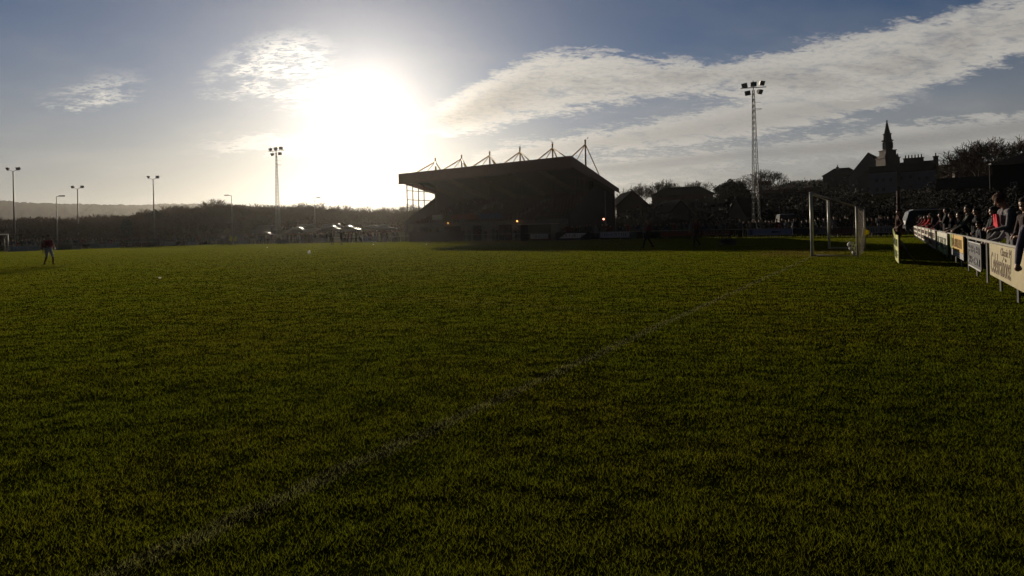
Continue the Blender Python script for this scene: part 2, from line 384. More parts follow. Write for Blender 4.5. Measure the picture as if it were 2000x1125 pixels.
def build_grass(n=3100000, seed=5):
    rng = np.random.default_rng(seed)
    # distance drawn so that the blades thin out with distance
    u = rng.random(n); e = 0.6
    y = (1.2**e+(118**e-1.2**e)*u)**(1/e)
    x = (rng.random(n)*2-1)*(0.97*y+0.6)
    b = x*TB.x+y*TB.y
    a_ = x*GA.x+y*GA.y; keep = (b > -6) & (a_ < 62) & (b < 112); x, y = x[keep], y[keep]; n = len(x)
    cl = fbm(x*4.6+0.5*y, y*7.0, 3, 4, 0.62); cl2 = fbm(x*7, y*7, 31, 3)
    keep = rng.random(n) < 0.58+0.6*sstep(cl*0.6+cl2*0.4, 0.35, 0.6); x, y, cl = x[keep], y[keep], cl[keep]; n = len(x)
    z = ground_h(x, y)-0.004
    w = np.maximum(0.0022, y/563*0.33)*(0.7+0.6*rng.random(n)); h = (0.013+0.019*np.clip(cl-0.3, 0, 1)+0.008*rng.random(n))*(0.7+0.7*rng.random(n)**2)
    h *= 1+y*0.008
    a = rng.random(n)*2*PI; la = rng.random(n)*2*PI; le = h*(0.2+0.9*rng.random(n))
    dx, dy = np.cos(a)*w/2, np.sin(a)*w/2
    v = np.empty((n, 3, 3))
    v[:, 0] = np.stack([x-dx, y-dy, z], -1); v[:, 1] = np.stack([x+dx, y+dy, z], -1)
    v[:, 2] = np.stack([x+np.cos(la)*le, y+np.sin(la)*le, z+h], -1)
    me = bpy.data.meshes.new('grass'); me.vertices.add(n*3); me.vertices.foreach_set('co', v.ravel())
    me.loops.add(n*3); me.loops.foreach_set('vertex_index', np.arange(n*3)); me.polygons.add(n); me.polygons.foreach_set('loop_start', np.arange(n)*3)
    me.update(calc_edges=True); me.materials.append(blade_mat())
    o = bpy.data.objects.new('grass', me); COL.objects.link(o)
    tag(o, 'short uneven olive green turf covering the football pitch', 'grass', kind='stuff')
build_ground()
build_grass()

# ------------------------------------------------------------------ the stand
ZV = Vector((0, 0, 1))
def build_stand():
    P0 = Vector((7.0, 70.0, 0)); L0, L1, D = -0.6, 28.9, 14.4
    def S(s, d, z): return P0+TB*s+GA*d+ZV*z
    AX = (TB, GA, ZV)
    def roofz(d): return 10.3-d*3.4/D
    st = thing('grandstand', 'dark seated football stand with mast-hung sloping roof across the pitch', 'grandstand', P0)
    m_clad = mat('stand_cladding', (0.022, 0.021, 0.020), 0.8, 0.2, 1.5); m_red = mat('stand_red_sheet', (0.11, 0.03, 0.024), 0.5, 0.15, 2)
    m_conc = mat('stand_concrete', (0.12, 0.115, 0.105), 0.85, 0.3, 1.5, bump=0.3); m_mast = mat('mast_yellow_paint', (0.40, 0.22, 0.025), 0.5, 0.2, 3)
    m_seat = mat('seat_red_plastic', (0.035, 0.010, 0.010), 0.5, 0.3, 4); m_dark = mat('opening_shade', (0.012, 0.012, 0.012), 0.8)
    m_frame = mat('screen_frame_metal', (0.045, 0.035, 0.025), 0.6)
    b = MB()                       # corrugated roof sheet
    n = 120
    for i in range(n):
        s0 = L0+(L1-L0)*i/n; s1 = L0+(L1-L0)*(i+0.5)/n; s2 = L0+(L1-L0)*(i+1)/n
        for (sa, sb, h) in ((s0, s1, 0.05), (s1, s2, 0.0)):
            b.hexa([S(sa, 0, roofz(0)-0.22), S(sb, 0, roofz(0)-0.22), S(sb, D, roofz(D)-0.22), S(sa, D, roofz(D)-0.22),
                    S(sa, 0, roofz(0)-0.06+h), S(sb, 0, roofz(0)-0.06+h), S(sb, D, roofz(D)-0.06+h), S(sa, D, roofz(D)-0.06+h)])
    b.build('roof', m_clad, st)
    b = MB(); b.hexa([S(L0-.05, -.18, 8.75), S(L1+.05, -.18, 8.75), S(L1+.05, 0-.003, 8.85), S(L0-.05, 0-.003, 8.85), S(L0-.05, -.18, 10.33), S(L1+.05, -.18, 10.33), S(L1+.05, -.003, 10.33), S(L0-.05, -.003, 10.33)])
    fa = b.build('fascia', m_red, st)
    b = MB(); b.box(S((L0+L1)/2, -.2, 8.82), (L1-L0+.1, .05, .16), AX); b.build('fascia_trim', mat('trim_dark_red', (0.09, 0.02, 0.018)), fa)
    # three groups of worn unreadable lettering on the fascia
    rng = random.Random(4); m_let = mat('faded_lettering', (0.085, 0.028, 0.024), 0.7)
    for (sa, sb) in ((24.6, 20.8), (19.6, 16.2), (12.6, 7.2)):
        b = MB(); s = sa
        while s > sb:
            w = rng.uniform(.28, .42); h = .62
            for k in range(rng.choice((2, 2, 3))):
                if rng.random() < .6: b.box(S(s-w*rng.random(), -.20, 9.55), (.08, .03, h), AX)
                else: b.box(S(s-w/2, -.20, 9.55+rng.choice((-.27, 0, .27))), (w, .034, .08), AX)
            s -= w+.16
        b.build('fascia_lettering', m_let, fa)
    for s in (L0, L1):             # sloping end boards
        b = MB(); e = -.1 if s < 0 else .1
        b.hexa([S(s, 0, 9.0), S(s+e, 0, 9.0), S(s+e, D+.1, roofz(D)-.55), S(s, D+.1, roofz(D)-.55), S(s, 0, 10.34), S(s+e, 0, 10.34), S(s+e, D+.1, roofz(D)+.08), S(s, D+.1, roofz(D)+.08)])
        b.build('gable_board', m_red, st)
    # rear wall, ends and front wall of the terrace
    b = MB(); b.box(S(14.15, 14.1, 3.35), (28.6, .2, 6.7), AX); b.build('rear_wall', m_clad, st)
    for s, nm in ((0.0, 'end_wall'), (28.3, 'end_wall')):
        b = MB()
        b.prism([S(s, 7.4, 0), S(s, 14.0, 0), S(s, 14.0, roofz(14)-.3), S(s, 7.4, roofz(7.4)-.3)], TB*.16)
        b.prism([S(s, .4, 0), S(s, 7.397, 0), S(s, 7.397, 6.9), S(s, 1.2, 3.5), S(s, .4, 3.1)], TB*.16)
        w = b.build(nm, m_clad, st)
        g = MB()                   # wind screen frame between parapet and roof
        for k in range(4):
            d = .98+k*1.27; z0 = 3.5+(d-1.2)*3.4/6.2; g.box(S(s+.08, d, (z0+roofz(d)-.25)/2), (.10, .15, roofz(d)-.25-z0), AX)
        for z, d0 in ((6.4, .98), (7.8, .98)):
            d1 = min(7.3, 1.2+(z-3.5)*6.2/3.4); g.box(S(s+.08, (d0+d1)/2, z), (.07, d1-d0, .12), AX)
        g.build('wind_screen', m_frame, st)
        sb = MB(); sb.box(S(s+(-.04 if s < 1 else .2), 11, 3.3), (.05, .3, 6.4), AX); sb.build('downpipe', mat('pipe_grey', (.15, .15, .15)), w)
    b = MB(); b.box(S(14.15, 1.1, 1.3), (28.2, .2, 2.6), AX); fw = b.build('front_wall', m_conc, st)
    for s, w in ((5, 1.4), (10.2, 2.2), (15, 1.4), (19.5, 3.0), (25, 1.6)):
        b = MB(); b.box(S(s, .985, 1.05), (w, .03, 2.1), AX); b.build('doorway', m_dark, fw)  # flat dark panel, the doorway's inner shade put into its colour
    b = MB(); b.box(S(14.15, .95, 2.75), (28.2, .06, .08), AX)
    for i in range(15): b.box(S(.6+i*1.94, .95, 2.95), (.05, .05, .5), AX)
    b.box(S(14.15, .95, 3.22), (28.2, .06, .06), AX); b.build('front_rail', m_frame, st)
    seats = MB()
    for i in range(11):            # stepped terrace, each row a step with its line of seats
        d0 = 1.2+i*1.1; z = 2.3+i*.36
        b = MB(); b.box(S(14.15, d0+.55, z/2), (28.0, 1.097, z), AX); b.build('terrace_step', m_conc, st)
        for k in range(52):
            s = .7+k*.52; b = seats
            if abs(s-9.5) < .8 or abs(s-19) < .8: continue
            b.box(S(s, d0+.55, z+.42), (.42, .38, .05), AX); b.box(S(s, d0+.76, z+.62), (.42, .05, .36), AX); b.box(S(s, d0+.6, z+.2), (.05, .3, .4), AX)
    seats.build('seating', m_seat, st)['kind'] = 'stuff'
    # masts with their stays
    for i in range(6):
        s = i*5.38+(.35 if i == 0 else 0)
        b = MB(); b.tube(S(s, 6, 0), S(s, 6, roofz(6)-.3), .13, n=10); b.build('column', mat('column_painted_shade', (.05, .035, .02)), st, True)  # lower mast coloured dark for the shade under the roof
        b = MB(); b.tube(S(s, 6, roofz(6)-.25), S(s, 6, 13.0), .13, .11, 10); b.ball(S(s, 6, 13.05), .15, 8, 5); ms = b.build('mast', m_mast, st, True)
        b = MB(); top = S(s, 6, 12.55)
        b.tube(top, S(s-.9, .3, roofz(.3)), .085, n=6); b.tube(top, S(s-.3, 2.4, roofz(2.4)), .06, n=6)
        b.tube(top, S(s, 11.3, roofz(11.3)), .07, n=6)
        if i > 0: b.tube(top, S(s-.4, 9.2, roofz(9.2)), .05, n=6); b.tube(top, S(s-5.25, .3, roofz(.3)), .075, n=6)
        b.build('stay', m_mast, ms, True)
    for i in range(6):
        b = MB(); s = i*5.38+.01
        b.hexa([S(s-.08, .1, roofz(0)-.75), S(s+.08, .1, roofz(0)-.75), S(s+.08, 13.9, roofz(14)-.95), S(s-.08, 13.9, roofz(14)-.95), S(s-.08, .1, roofz(0)-.24), S(s+.08, .1, roofz(0)-.24), S(s+.08, 13.9, roofz(14)-.26), S(s-.08, 13.9, roofz(14)-.26)])
        b.build('roof_beam', m_frame, st)
    # banners hung on the terrace front
    for (s, w, z, c) in ((22.3, 1.9, 3.5, (.30, .32, .30)), (17.2, 4.4, 3.4, (.16, .04, .03)), (12.5, 3.8, 3.35, (.03, .04, .12))):
        b = MB(); b.box(S(s, .86, z), (w, .04, .75), AX); o = b.build('banner', mat('banner_%d' % int(s), c, .8), None, origin=S(s, .86, z))
        tag(o, {22: 'small pale banner tied to the stand rail', 17: 'long dull red banner on the stand rail', 12: 'long dark blue banner on the stand rail'}[int(s)], 'banner')
    # three lit bulkhead lamps on the front wall
    for px, lb in ((876, 'lit orange lamp nearest the open left end of the stand'), (1011, 'lit amber lamp halfway along the stand front'), (1180, 'lit reddish lamp at the right corner of the stand')):
        k = (px-1000)/F; s = (7-70*k+(.558-.83*k)*0.7)/(.83+.558*k); p = S(s, .62, 2.75)
        py = {876: 436, 1011: 432, 1180: 428}[px]; p.z = CAMH+(HY0-ROLL*(px-1000)-py)/F*p.y
        t = thing('wall_lamp', lb, 'lamp', p, 'lit lamps along the stand front')
        b = MB(); b.ball(p, .11, 10, 8); b.build('lamp_globe', mat('lamp_glow_%d' % px, (.9, .5, .2), emit=((1, .42, .12) if px != 1180 else (1, .25, .16))+(7.0,)), t, True)
        b = MB(); b.box(p+GA*.2, (.2, .18, .24), AX); b.box(p+GA*.3-ZV*.9, (.06, .06, 1.6), AX); b.build('bracket', m_frame, t)
    return S, roofz
SS, ROOFZ = build_stand()
def gull(p, rz, label):
    t = thing('gull', label, 'gull', p, 'gulls perched on the stand masts'); R = Matrix.Rotation(rz, 4, 'Z')
    def q(x, y, z): return p+R @ Vector((x, y, z))
    b = MB(); b.tube(q(-.17, 0, .12), q(.06, 0, .17), .03, .075, 8); b.tube(q(.06, 0, .17), q(.13, 0, .26), .07, .04, 8); b.ball(q(.14, 0, .28), .05, 8, 6)
    b.tube(q(-.17, 0, .12), q(-.3, 0, .10), .035, .01, 6); b.tube(q(.18, 0, .275), q(.26, 0, .26), .015, .004, 5)
    b.build('body', mat('gull_grey', (.35, .35, .36)), t, True)
    for k in (-1, 1):
        b = MB(); b.tube(q(0, .03*k, .11), q(.01, .03*k, 0), .008, n=5); b.build('leg', mat('gull_leg', (.3, .15, .05)), t)
gull(SS(0, 6, 13.18), 1.0, 'gull perched on the tallest, rightmost stand mast'); gull(SS(5.38, 6, 13.18), 2.6, 'gull perched on the second stand mast from the right'); gull(SS(10.76, 6, 13.18), .6, 'gull perched on the third stand mast from the right')

# ------------------------------------------------------------------ goals
M_WHITE = mat('white_goal_paint', (.62, .62, .60), .4, .12, 6)
def goal(a0, b0, label, back=1.5, net_n=True):
    o0 = AB(a0+3.66, b0); t = thing('football_goal', label, 'goal', o0, 'goals on the pitch')
    W, H = 7.32, 2.44; A = lambda a, b, z: AB(a0+a, b0+b, z)
    for a in (0, W):
        b = MB(); b.tube(A(a, 0, 0), A(a, 0, H+.06), .06, n=14); b.build('post', M_WHITE, t, True)
        b = MB(); b.tube(A(a, -back, 0), A(a, -back, 1.88), .045, n=10); b.build('net_stanchion', mat('stanchion_grey', (.42, .38, .34), .5), t, True)
        b = MB(); b.tube(A(a, -.05, H), A(a, -back, 1.88), .025, n=8); b.tube(A(a, -.05, .04), A(a, -back, .04), .025, n=8); b.build('side_bar', mat('stanchion_grey', (.42, .38, .34), .5), t, True)
    b = MB(); b.tube(A(-.04, 0, H), A(W+.04, 0, H), .06, n=14); b.build('crossbar', M_WHITE, t, True)
    b = MB(); r = .0021
    n = 44
    for i in range(n+1):
        a = W*i/n; sag = .10*math.sin(PI*i/n); b.tube(A(a, 0, H-.02), A(a, -back, 1.88-sag), r, n=3, cap=False); b.tube(A(a, -back, 1.88-sag), A(a, -back-.05, .02), r, n=3, cap=False)
    for k in range(11):
        f = k/10
        for i in range(n):
            a0_, a1_ = W*i/n, W*(i+1)/n; s0, s1 = .10*math.sin(PI*i/n), .10*math.sin(PI*(i+1)/n)
            b.tube(A(a0_, -back*f, H-.02-(H-1.9)*f-s0*f), A(a1_, -back*f, H-.02-(H-1.9)*f-s1*f), r, n=3, cap=False)
            b.tube(A(a0_, -back-.05*f, (1.88-s0)*(1-f)+.02*f), A(a1_, -back-.05*f, (1.88-s1)*(1-f)+.02*f), r, n=3, cap=False)
    for a in (0, W):
        for k in range(1, 10): f = k/10; b.tube(A(a, -back*f, 0.02), A(a, -back*f, H-(H-1.88)*f), r, n=3, cap=False); z = 2.3*f; b.tube(A(a, 0, z), A(a, -back, min(z, z*.8)), r, n=3, cap=False)
    b.build('net', mat('net_cord', (.11, .08, .065), .8), t)
    return t
goal(24.6, 2.54, 'near football goal with white posts and stanchioned net at right')
def far_goal():
    p = P(16, 480, 77); a = p.x*GA.x+p.y*GA.y; b = p.x*TB.x+p.y*TB.y
    goal(a-7.32, b, 'distant football goal cut by the left edge of the photo', -1.5)
far_goal()
def ball(p, label, grp):
    o0 = Vector((p.x, p.y, p.z)); b = MB(); b.ball(o0, .11, 20, 14); b.cur = 1
    for i in range(12):
        th = math.acos(1-2*(i+.5)/12); ph = i*2.4; c = Vector((math.sin(th)*math.cos(ph), math.sin(th)*math.sin(ph), math.cos(th)))
        u = c.orthogonal().normalized(); w = c.cross(u); b.add([o0+(c*.1125+(u*math.cos(k*1.2566)+w*math.sin(k*1.2566))*.032) for k in range(5)], [(0, 1, 2, 3, 4)])
    o = b.build('football', [mat('ball_white', (.8, .8, .78), .3, .05), mat('ball_patch', (.12, .12, .14), .4)], None, True, origin=o0); tag(o, label, 'football', grp)
for px, py, z, lb in ((1661, 488, .42, 'white football held up in the goal net, upper left of the bunch'), (1666, 489, .40, 'white football held in the goal net, upper right of the bunch'), (1664, 493, .28, 'white football in the middle of the bunch in the goal net'), (1670, 499, .11, 'white football lying lowest at the foot of the goal net')):
    q = X_at(px, 21.9+.0, z); ball(Vector((q, 21.9, z)), lb, 'footballs in the goal net')
q = G(604, 496); ball(Vector((q.x, q.y, .12)), 'lone white football lying out on the sunlit pitch', None) if True else None

# ------------------------------------------------------------------ floodlights and lamp posts
M_STEEL = mat('galvanised_steel', (.20, .19, .17), .55, .2, 2, metal=.3); M_LAMPH = mat('floodlight_housing', (.10, .10, .10), .5)
M_GLASS = mat('floodlight_glass', (.35, .37, .40), .15, spec=.6)
def floodlamp(par, c, az, size, tilt=.45):
    """boxy floodlight with reflector mouth, tilted down towards azimuth az"""
    f = Vector((math.cos(az)*math.cos(tilt), math.sin(az)*math.cos(tilt), -math.sin(tilt))); r = f.cross(ZV).normalized(); u = r.cross(f)
    w = size/2; m = size*.32; d = size*.55
    b = MB(); fr = [c+f*d/2+r*(i*w)+u*(j*w*.85) for i, j in ((-1, -1), (1, -1), (1, 1), (-1, 1))]; bk = [c-f*d/2+r*(i*m)+u*(j*m) for i, j in ((-1, -1), (1, -1), (1, 1), (-1, 1))]
    b.hexa(bk+fr); b.box(c-f*d*.62, (size*.3, size*.35, size*.3), (r, f, u)); o = b.build('floodlight', M_LAMPH, par)
    g = MB(); k = .93; g.add([c+f*(d/2+.004)+r*(i*w*k)+u*(j*w*.85*k) for i, j in ((-1, -1), (1, -1), (1, 1), (-1, 1))], [(0, 1, 2, 3)]); g.build('lens', M_GLASS, o)
def lattice_tower(px, ptop, Y, label, sz=1.0, pbase=None):
    z1 = P(px, ptop, Y).z; pb = pbase or px; x = X_at(pb, Y, 3); base = Vector((x, Y, float(ground_h(np.array([x]), np.array([Y]))[0])-.1))
    t = thing('floodlight_tower', label, 'floodlight tower', base, 'lattice floodlight towers'); b = MB()
    H = z1-base.z-1.2*sz
    def c(k, h): w = (.85-.65*min(1, h/(H*.9)))*sz*.62; a = PI/4+k*PI/2; return base+Vector((math.cos(a)*w, math.sin(a)*w, h))
    for k in range(4):
        b.tube(c(k, 0), c(k, H), .04*sz, .03*sz, 6)
        n = 26
        for i in range(n):
            h0, h1 = H*i/n, H*(i+1)/n; b.tube(c(k, h0), c((k+1) % 4, h1), .015*sz, n=4); b.tube(c(k, h0), c((k+1) % 4, h0), .016*sz, n=4)
    b.build('lattice_mast', M_STEEL, t)
    top = base+ZV*H
    b = MB(); b.tube(top, top+ZV*1.1*sz, .05*sz, n=8); b.tube(top+Vector((-1.5*sz, 0, .25)), top+Vector((1.5*sz, 0, .25+.1)), .05*sz, n=8); b.tube(top+Vector((0, 0, -1.4)), top+Vector((.9*sz, 0, -1.4)), .02, n=5)
    for k in range(10): a0 = k*PI/5; b.tube(top+Vector((.45+math.cos(a0)*.45, math.sin(a0)*.45, -2.2))*1.0, top+Vector((.45+math.cos(a0+PI/5)*.45, math.sin(a0+PI/5)*.45, -2.2)), .025, n=4)
    b.build('head_frame', M_STEEL, t)
    for dx, dz, az in ((-1.45, 1.05, 3.9), (0.0, 1.25, 4.4), (1.35, 1.45, 5.0), (-.95, -.55, 4.0), (1.0, -.35, 5.2)):
        floodlamp(t, top+Vector((dx*sz*.68, -.1, dz*sz*.55)), az, .64*sz)
lattice_tower(1467, 156, 65, 'tall lattice floodlight tower with five lamps behind the right-hand crowd', 1.0, 1477)
lattice_tower(540, 285, 101, 'far lattice floodlight tower with five lamps against the sun glow', 1.0, 543)
def pole2(px, py, Y, label, hs=.62, flip=1):
    z1 = P(px, py, Y).z; base = Vector((X_at(px, Y, 5), Y, 0)); t = thing('floodlight_pole', label, 'floodlight pole', base, 'twin-head training ground floodlights')
    top = base+ZV*(z1-.35); b = MB(); b.tube(base, top, .16, .09, 10); b.build('pole', M_STEEL, t, True)
    b = MB(); b.tube(top-ZV*.05, top+Vector((-.8, 0, .35)), .04, n=6); b.tube(top-ZV*.05, top+Vector((.8, 0, .35)), .04, n=6); b.build('cross_arm', M_STEEL, t)
    floodlamp(t, top+Vector((-1.0, 0, .5)), 3.6 if flip > 0 else 4.7, .68, .5); floodlamp(t, top+Vector((1.0, 0, .5)), 4.6 if flip > 0 else 5.8, .68, .35)
pole2(28, 331, 106, 'tallest twin-head floodlight pole at the left edge of the photo')
pole2(153, 366, 128, 'shortest twin-head floodlight pole, second from the left', flip=-1)
pole2(301, 347, 120, 'twin-head floodlight pole rising from the dark copse at left')
def street_lamp(px, py, Y, label, s=1):
    z1 = P(px, py, Y).z; base = Vector((X_at(px, Y, 5), Y, 0)); t = thing('street_lamp', label, 'street lamp', base, 'street lamps beyond the trees')
    b = MB(); b.tube(base, base+ZV*z1, .09 if s != .5 else .05, .05, 8); b.build('pole', M_STEEL if s != .5 else mat('dark_steel', (.02, .02, .02), .8), t, True)
    b = MB(); b.tube(base+ZV*z1, base+Vector((.45*s, 0, z1+.08)), .04, n=6); b.box(base+Vector((.8*s, 0, z1+.08)), (.75, .3, .16)); b.build('lamp_head', M_LAMPH, t)
street_lamp(111, 384, 84, 'small street lamp between the two left floodlight poles')
street_lamp(453, 382, 96, 'street lamp in front of the round bare tree', -1)
street_lamp(615, 387, 110, 'street lamp among the bare trees near the stand')
street_lamp(1934, 322, 60, 'thin dark post against the unlit house at far right', .5)
# dark reddish pole behind the far corner
b = MB(); q = P(1754, 372, 62); b.tube((q.x, q.y, 0), q, .22, .14, 10); b.box(q-ZV*1.5, (1.1, .1, .12)); o = b.build('telegraph_pole', mat('creosote_wood', (.07, .03, .02), .8), None, origin=(q.x, q.y, 0)); tag(o, 'stout dark brown wooden pole in front of the pale building', 'pole')

# ------------------------------------------------------------------ advertising boards and fences
def gh(x, y): return float(ground_h(np.array([float(x)]), np.array([float(y)]))[0])
M_POST = mat('concrete_post', (.24, .23, .21), .8, .2, 10)
FB = -1.55
def fence(name_label, pts, step, h=.87, grp=None, white=True):
    m = M_POST if white else mat('rail_dark', (.05, .05, .05)); t = thing('perimeter_fence', name_label, 'fence', pts[0], grp)
    for (p, q) in zip(pts[:-1], pts[1:]):
        n = max(1, int((q-p).length/step)); b = MB(); zz = h-.03
        b.tube(p+ZV*zz, q+ZV*zz, .03, n=8); b.build('rail', m, t)
        for i in range(n+1):
            c = p+(q-p)*(i/n); b = MB(); b.box(c+ZV*(h/2-.01), (.032, .032, h+.05)); b.build('fence_post', m, t)
    return t
# post feet read off the near end of the fence
fence('white-posted rail fence carrying adverts behind the near goal', [AB(8.2, FB-.06), AB(56, FB-.06)], 1.62)
fence('long rail fence along the far touchline in front of the stand', [AB(57.0, -1.2), AB(57.0, 105.5)], 2.5, .9, None, True)
fence('rail fence behind the distant goal at the left', [AB(57.0, 106), AB(9, 106)], 2.5, .9, None, True)
def stripes_text(b, c, ax, up, nrm, w, h, rng, rows=1):
    """unreadable worn letter strokes"""
    for r in range(rows):
        z = (r-(rows-1)/2)*h*.95/rows*1.0; s = -w/2; hh = h/rows*.6
        while s < w/2-.05:
            lw = hh*rng.uniform(.35, .7)
            for k in range(rng.choice((1, 2, 2))):
                if rng.random() < .6: b.box(c+ax*(s+lw*rng.random())+up*z+nrm*.012, (hh*.16, .01, hh), (ax, nrm, up))
                else: b.box(c+ax*(s+lw/2)+up*(z+rng.choice((-.42, 0, .42))*hh)+nrm*.013, (lw, .01, hh*.16), (ax, nrm, up))
            s += lw+hh*.22
def board(c0, c1, z0, z1, col, label, text=None, tcol=(.05, .05, .06), rows=1, grp=None, slant=0.0, frame=None, nrm=None, thick=.025, tw=.84, seed=1):
    """a hoarding from c0 (its left end for the reader) to c1"""
    ax = (c1-c0).normalized(); nrm = nrm or ZV.cross(-ax).normalized(); nrm = ax.cross(ZV) if nrm is None else nrm
    L = (c1-c0).length; c = (c0+c1)/2+ZV*((z0+z1)/2)
    t = thing('advertising_board', label, 'advertising board', (c.x, c.y, z0), grp)
    b = MB(); pl = [c0+ZV*z0, c1+ZV*z0-ax*slant, c1+ZV*z1, c0+ZV*z1+ax*slant] if slant else [c0+ZV*z0, c1+ZV*z0, c1+ZV*z1, c0+ZV*z1]
    b.prism(pl, nrm*thick); key = 'board_%02d_%02d_%02d' % tuple(int(x*99) for x in col); b.build('panel', mat(key, col, .55, .12, 3), t)
    if frame:
        b = MB()
        b.box(c0.lerp(c1, .5)+ZV*(z0+.012)+nrm*(thick+.006), (L, .012, .03), (ax, nrm, ZV)); b.box(c0.lerp(c1, .5)+ZV*(z1-.012)+nrm*(thick+.006), (L, .012, .02), (ax, nrm, ZV))
        b.build('trim', mat('trim_%02d' % int(frame[0]*99), frame), t)
    if text == 'strokes':
        b = MB(); stripes_text(b, c+nrm*thick, ax, ZV, nrm, L*tw, (z1-z0)*.9, random.Random(seed), rows); b.build('lettering', mat('ink_%02d_%02d_%02d' % tuple(int(x*99) for x in tcol), tcol, .6), t)
    return t, ax, nrm, c
def words(parent, s, size, pos, ax, nrm, col, shear=0.0, sx=1.0, sy=1.0):
    cu = bpy.data.curves.new('lettering', 'FONT'); cu.body = s; cu.size = size; cu.extrude = .002; cu.shear = shear; cu.align_x = 'LEFT'; cu.align_y = 'BOTTOM_BASELINE'
    o = bpy.data.objects.new('lettering', cu); COL.objects.link(o)
    M = Matrix((ax*sx, ZV*sy, nrm)).transposed().to_4x4(); o.matrix_world = Matrix.Identity(4)
    cu.materials.append(mat('ink_words_%02d' % int(col[0]*99), col, .6))
    # bake to a plain mesh child
    dg = bpy.context.evaluated_depsgraph_get(); me = bpy.data.meshes.new_from_object(o.evaluated_get(dg)); bpy.data.objects.remove(o)
    me.transform(Matrix.Translation(pos-world_loc(parent)) @ M)
    q = bpy.data.objects.new('lettering', me); COL.objects.link(q); q.parent = parent
    return q
def F2(a, z=0): return AB(a, FB)+ZV*z
# the cream board nearest the camera
cream = (.27, .225, .12); ink = (.10, .055, .02)
t, ax, nrm, c = board(F2(13.72), F2(9.25), .255, .845, cream, 'cream board lettered Classic Celebrations, nearest at the right edge')
words(t, 'Celebrations!', .30, F2(13.6)+nrm*.028+ZV*.33, ax, nrm, ink, .25, 1.30, 1.75)
words(t, 'Classic M', .20, F2(12.45)+nrm*.028+ZV*.675, ax, nrm, ink, .2, 1.35, .95)
words(t, 'to', .11, F2(12.0)+nrm*.028+ZV*.59, ax, nrm, ink, .2, 1.3, 1.0)
board(F2(17.1), F2(14.95), .21, .79, (.02, .02, .03), 'navy board with two rows of grey lettering, second nearest', 'strokes', (.22, .22, .24), 2, frame=(.35, .35, .35), seed=3, tw=.9)
t, ax, nrm, c = board(F2(22.0), F2(18.35), .42, .86, (.42, .25, .02), 'orange-yellow board above a thin grey strip', 'strokes', (.22, .13, .01), 1, seed=5)
b = MB(); b.box(F2(20.17)+ZV*.325+nrm*.012, (3.6, .022, .165), (ax, nrm, ZV)); b.build('lower_strip', mat('strip_grey', (.22, .22, .22)), t)
b = MB(); b.box(F2(21.7)+ZV*.64+nrm*.028, (.55, .008, .43), (ax, nrm, ZV)); b.build('green_end', mat('green_ink', (.16, .22, .03)), t)
t, ax, nrm, c = board(F2(28.0), F2(23.3), .12, .84, (.42, .41, .33), 'cream and green board with a hedge-like picture along its foot', 'strokes', (.12, .14, .08), 1, seed=8)
b = MB(); rng = random.Random(2); pts = [c+nrm*.027-ax*2.35-ZV*.36]+[c+nrm*.027+ax*(-2.35+4.7*i/16)-ZV*(.36-.12-.22*rng.random()) for i in range(17)]+[c+nrm*.027+ax*2.35-ZV*.36]
b.prism(pts, nrm*.006); b.build('green_picture', mat('board_green', (.04, .13, .06)), t)
for i, (a0, a1, col, lb, sd_) in enumerate(((33.9, 29.2, (.46, .42, .34), 'tall cream board, fifth along the near fence', 2), (37.4, 34.6, (.40, .36, .30), 'narrow beige board, sixth along the near fence', 4),
        (41.6, 37.9, (.48, .44, .38), 'pale speckled board, seventh along the near fence', 6), (47.0, 42.5, (.40, .37, .32), 'dull white board, eighth along the near fence', 9), (55.0, 48.0, (.42, .40, .36), 'farthest pale board by the end of the near fence', 11))):
    board(F2(a0), F2(a1), .16 if i else .08, .86, col, lb, 'strokes', (.20, .13, .10), 2, seed=sd_)
# row of low boards behind the goal, seen edge on
for i in range(8):
    a = 20.5+i*2.45
    p = [('yellow-green low board nearest in the edge-on row behind the goal', (.34, .34, .06)), ('second low board in the edge-on row behind the goal', (.35, .38, .07))][min(i, 1)]
    ordn = ['', '', 'third', 'fourth', 'fifth', 'sixth', 'seventh', 'last'][i]
    lb = p[0] if i < 2 else ordn+' low board in the edge-on row behind the goal'
    t, ax, nrm, c = board(AB(a+(2.1 if i == 0 else 2.4), -.13), AB(a, -.20 if i == 0 else -.13), .02, .86, p[1], lb, 'strokes', (.10, .13, .02), 2, 'low boards behind the goal', seed=i+20)
    for s in (-1, 1):
        b = MB(); b.tube(c+ax*s*.9+ZV*.2, c+ax*s*.9-nrm*.45-ZV*.44, .02, n=6); b.build('prop', mat('prop_dark', (.04, .04, .04)), t)
def far_board(x0, x1, py0, py1, col, lb, line='touch', text='strokes', tcol=(.05, .05, .06), rows=1, seed=1, slant=0, off=.12):
    def on(px):
        k = (px-1000)/F
        if line == 'touch': A0 = 57.0-off; B0 = (A0*GA.x-k*A0*GA.y)/(-TB.x+k*TB.y); return AB(A0, B0)
        B0 = 106-off; A0 = (k*B0*TB.y-B0*TB.x)/(GA.x-k*GA.y); return AB(A0, B0)
    p, q = on(x0), on(x1); c = (p+q)/2; pxm = (x0+x1)/2
    hy = HY0-ROLL*(pxm-1000); zt = CAMH+(hy-py0)*c.y/F; zb = max(.02, CAMH+(hy-py1)*c.y/F)
    zt = max(zt, zb+.5)
    n = -GA if line == 'touch' else -TB; col = tuple(min(.75, x*1.5) if min(col) > .1 else x for x in col)
    return board(p, q, zb, zt, col, lb, text, tcol, rows, 'advertising boards on the far fences', slant, nrm=n, seed=seed)
far_board(1036, 1070, 457, 466, (.30, .33, .38), 'small pale blue-grey board below the middle of the stand', seed=2)
far_board(1092, 1146, 455.5, 465, (.40, .41, .42), 'slanted parallelogram board on black in front of the stand', slant=.9, seed=3)
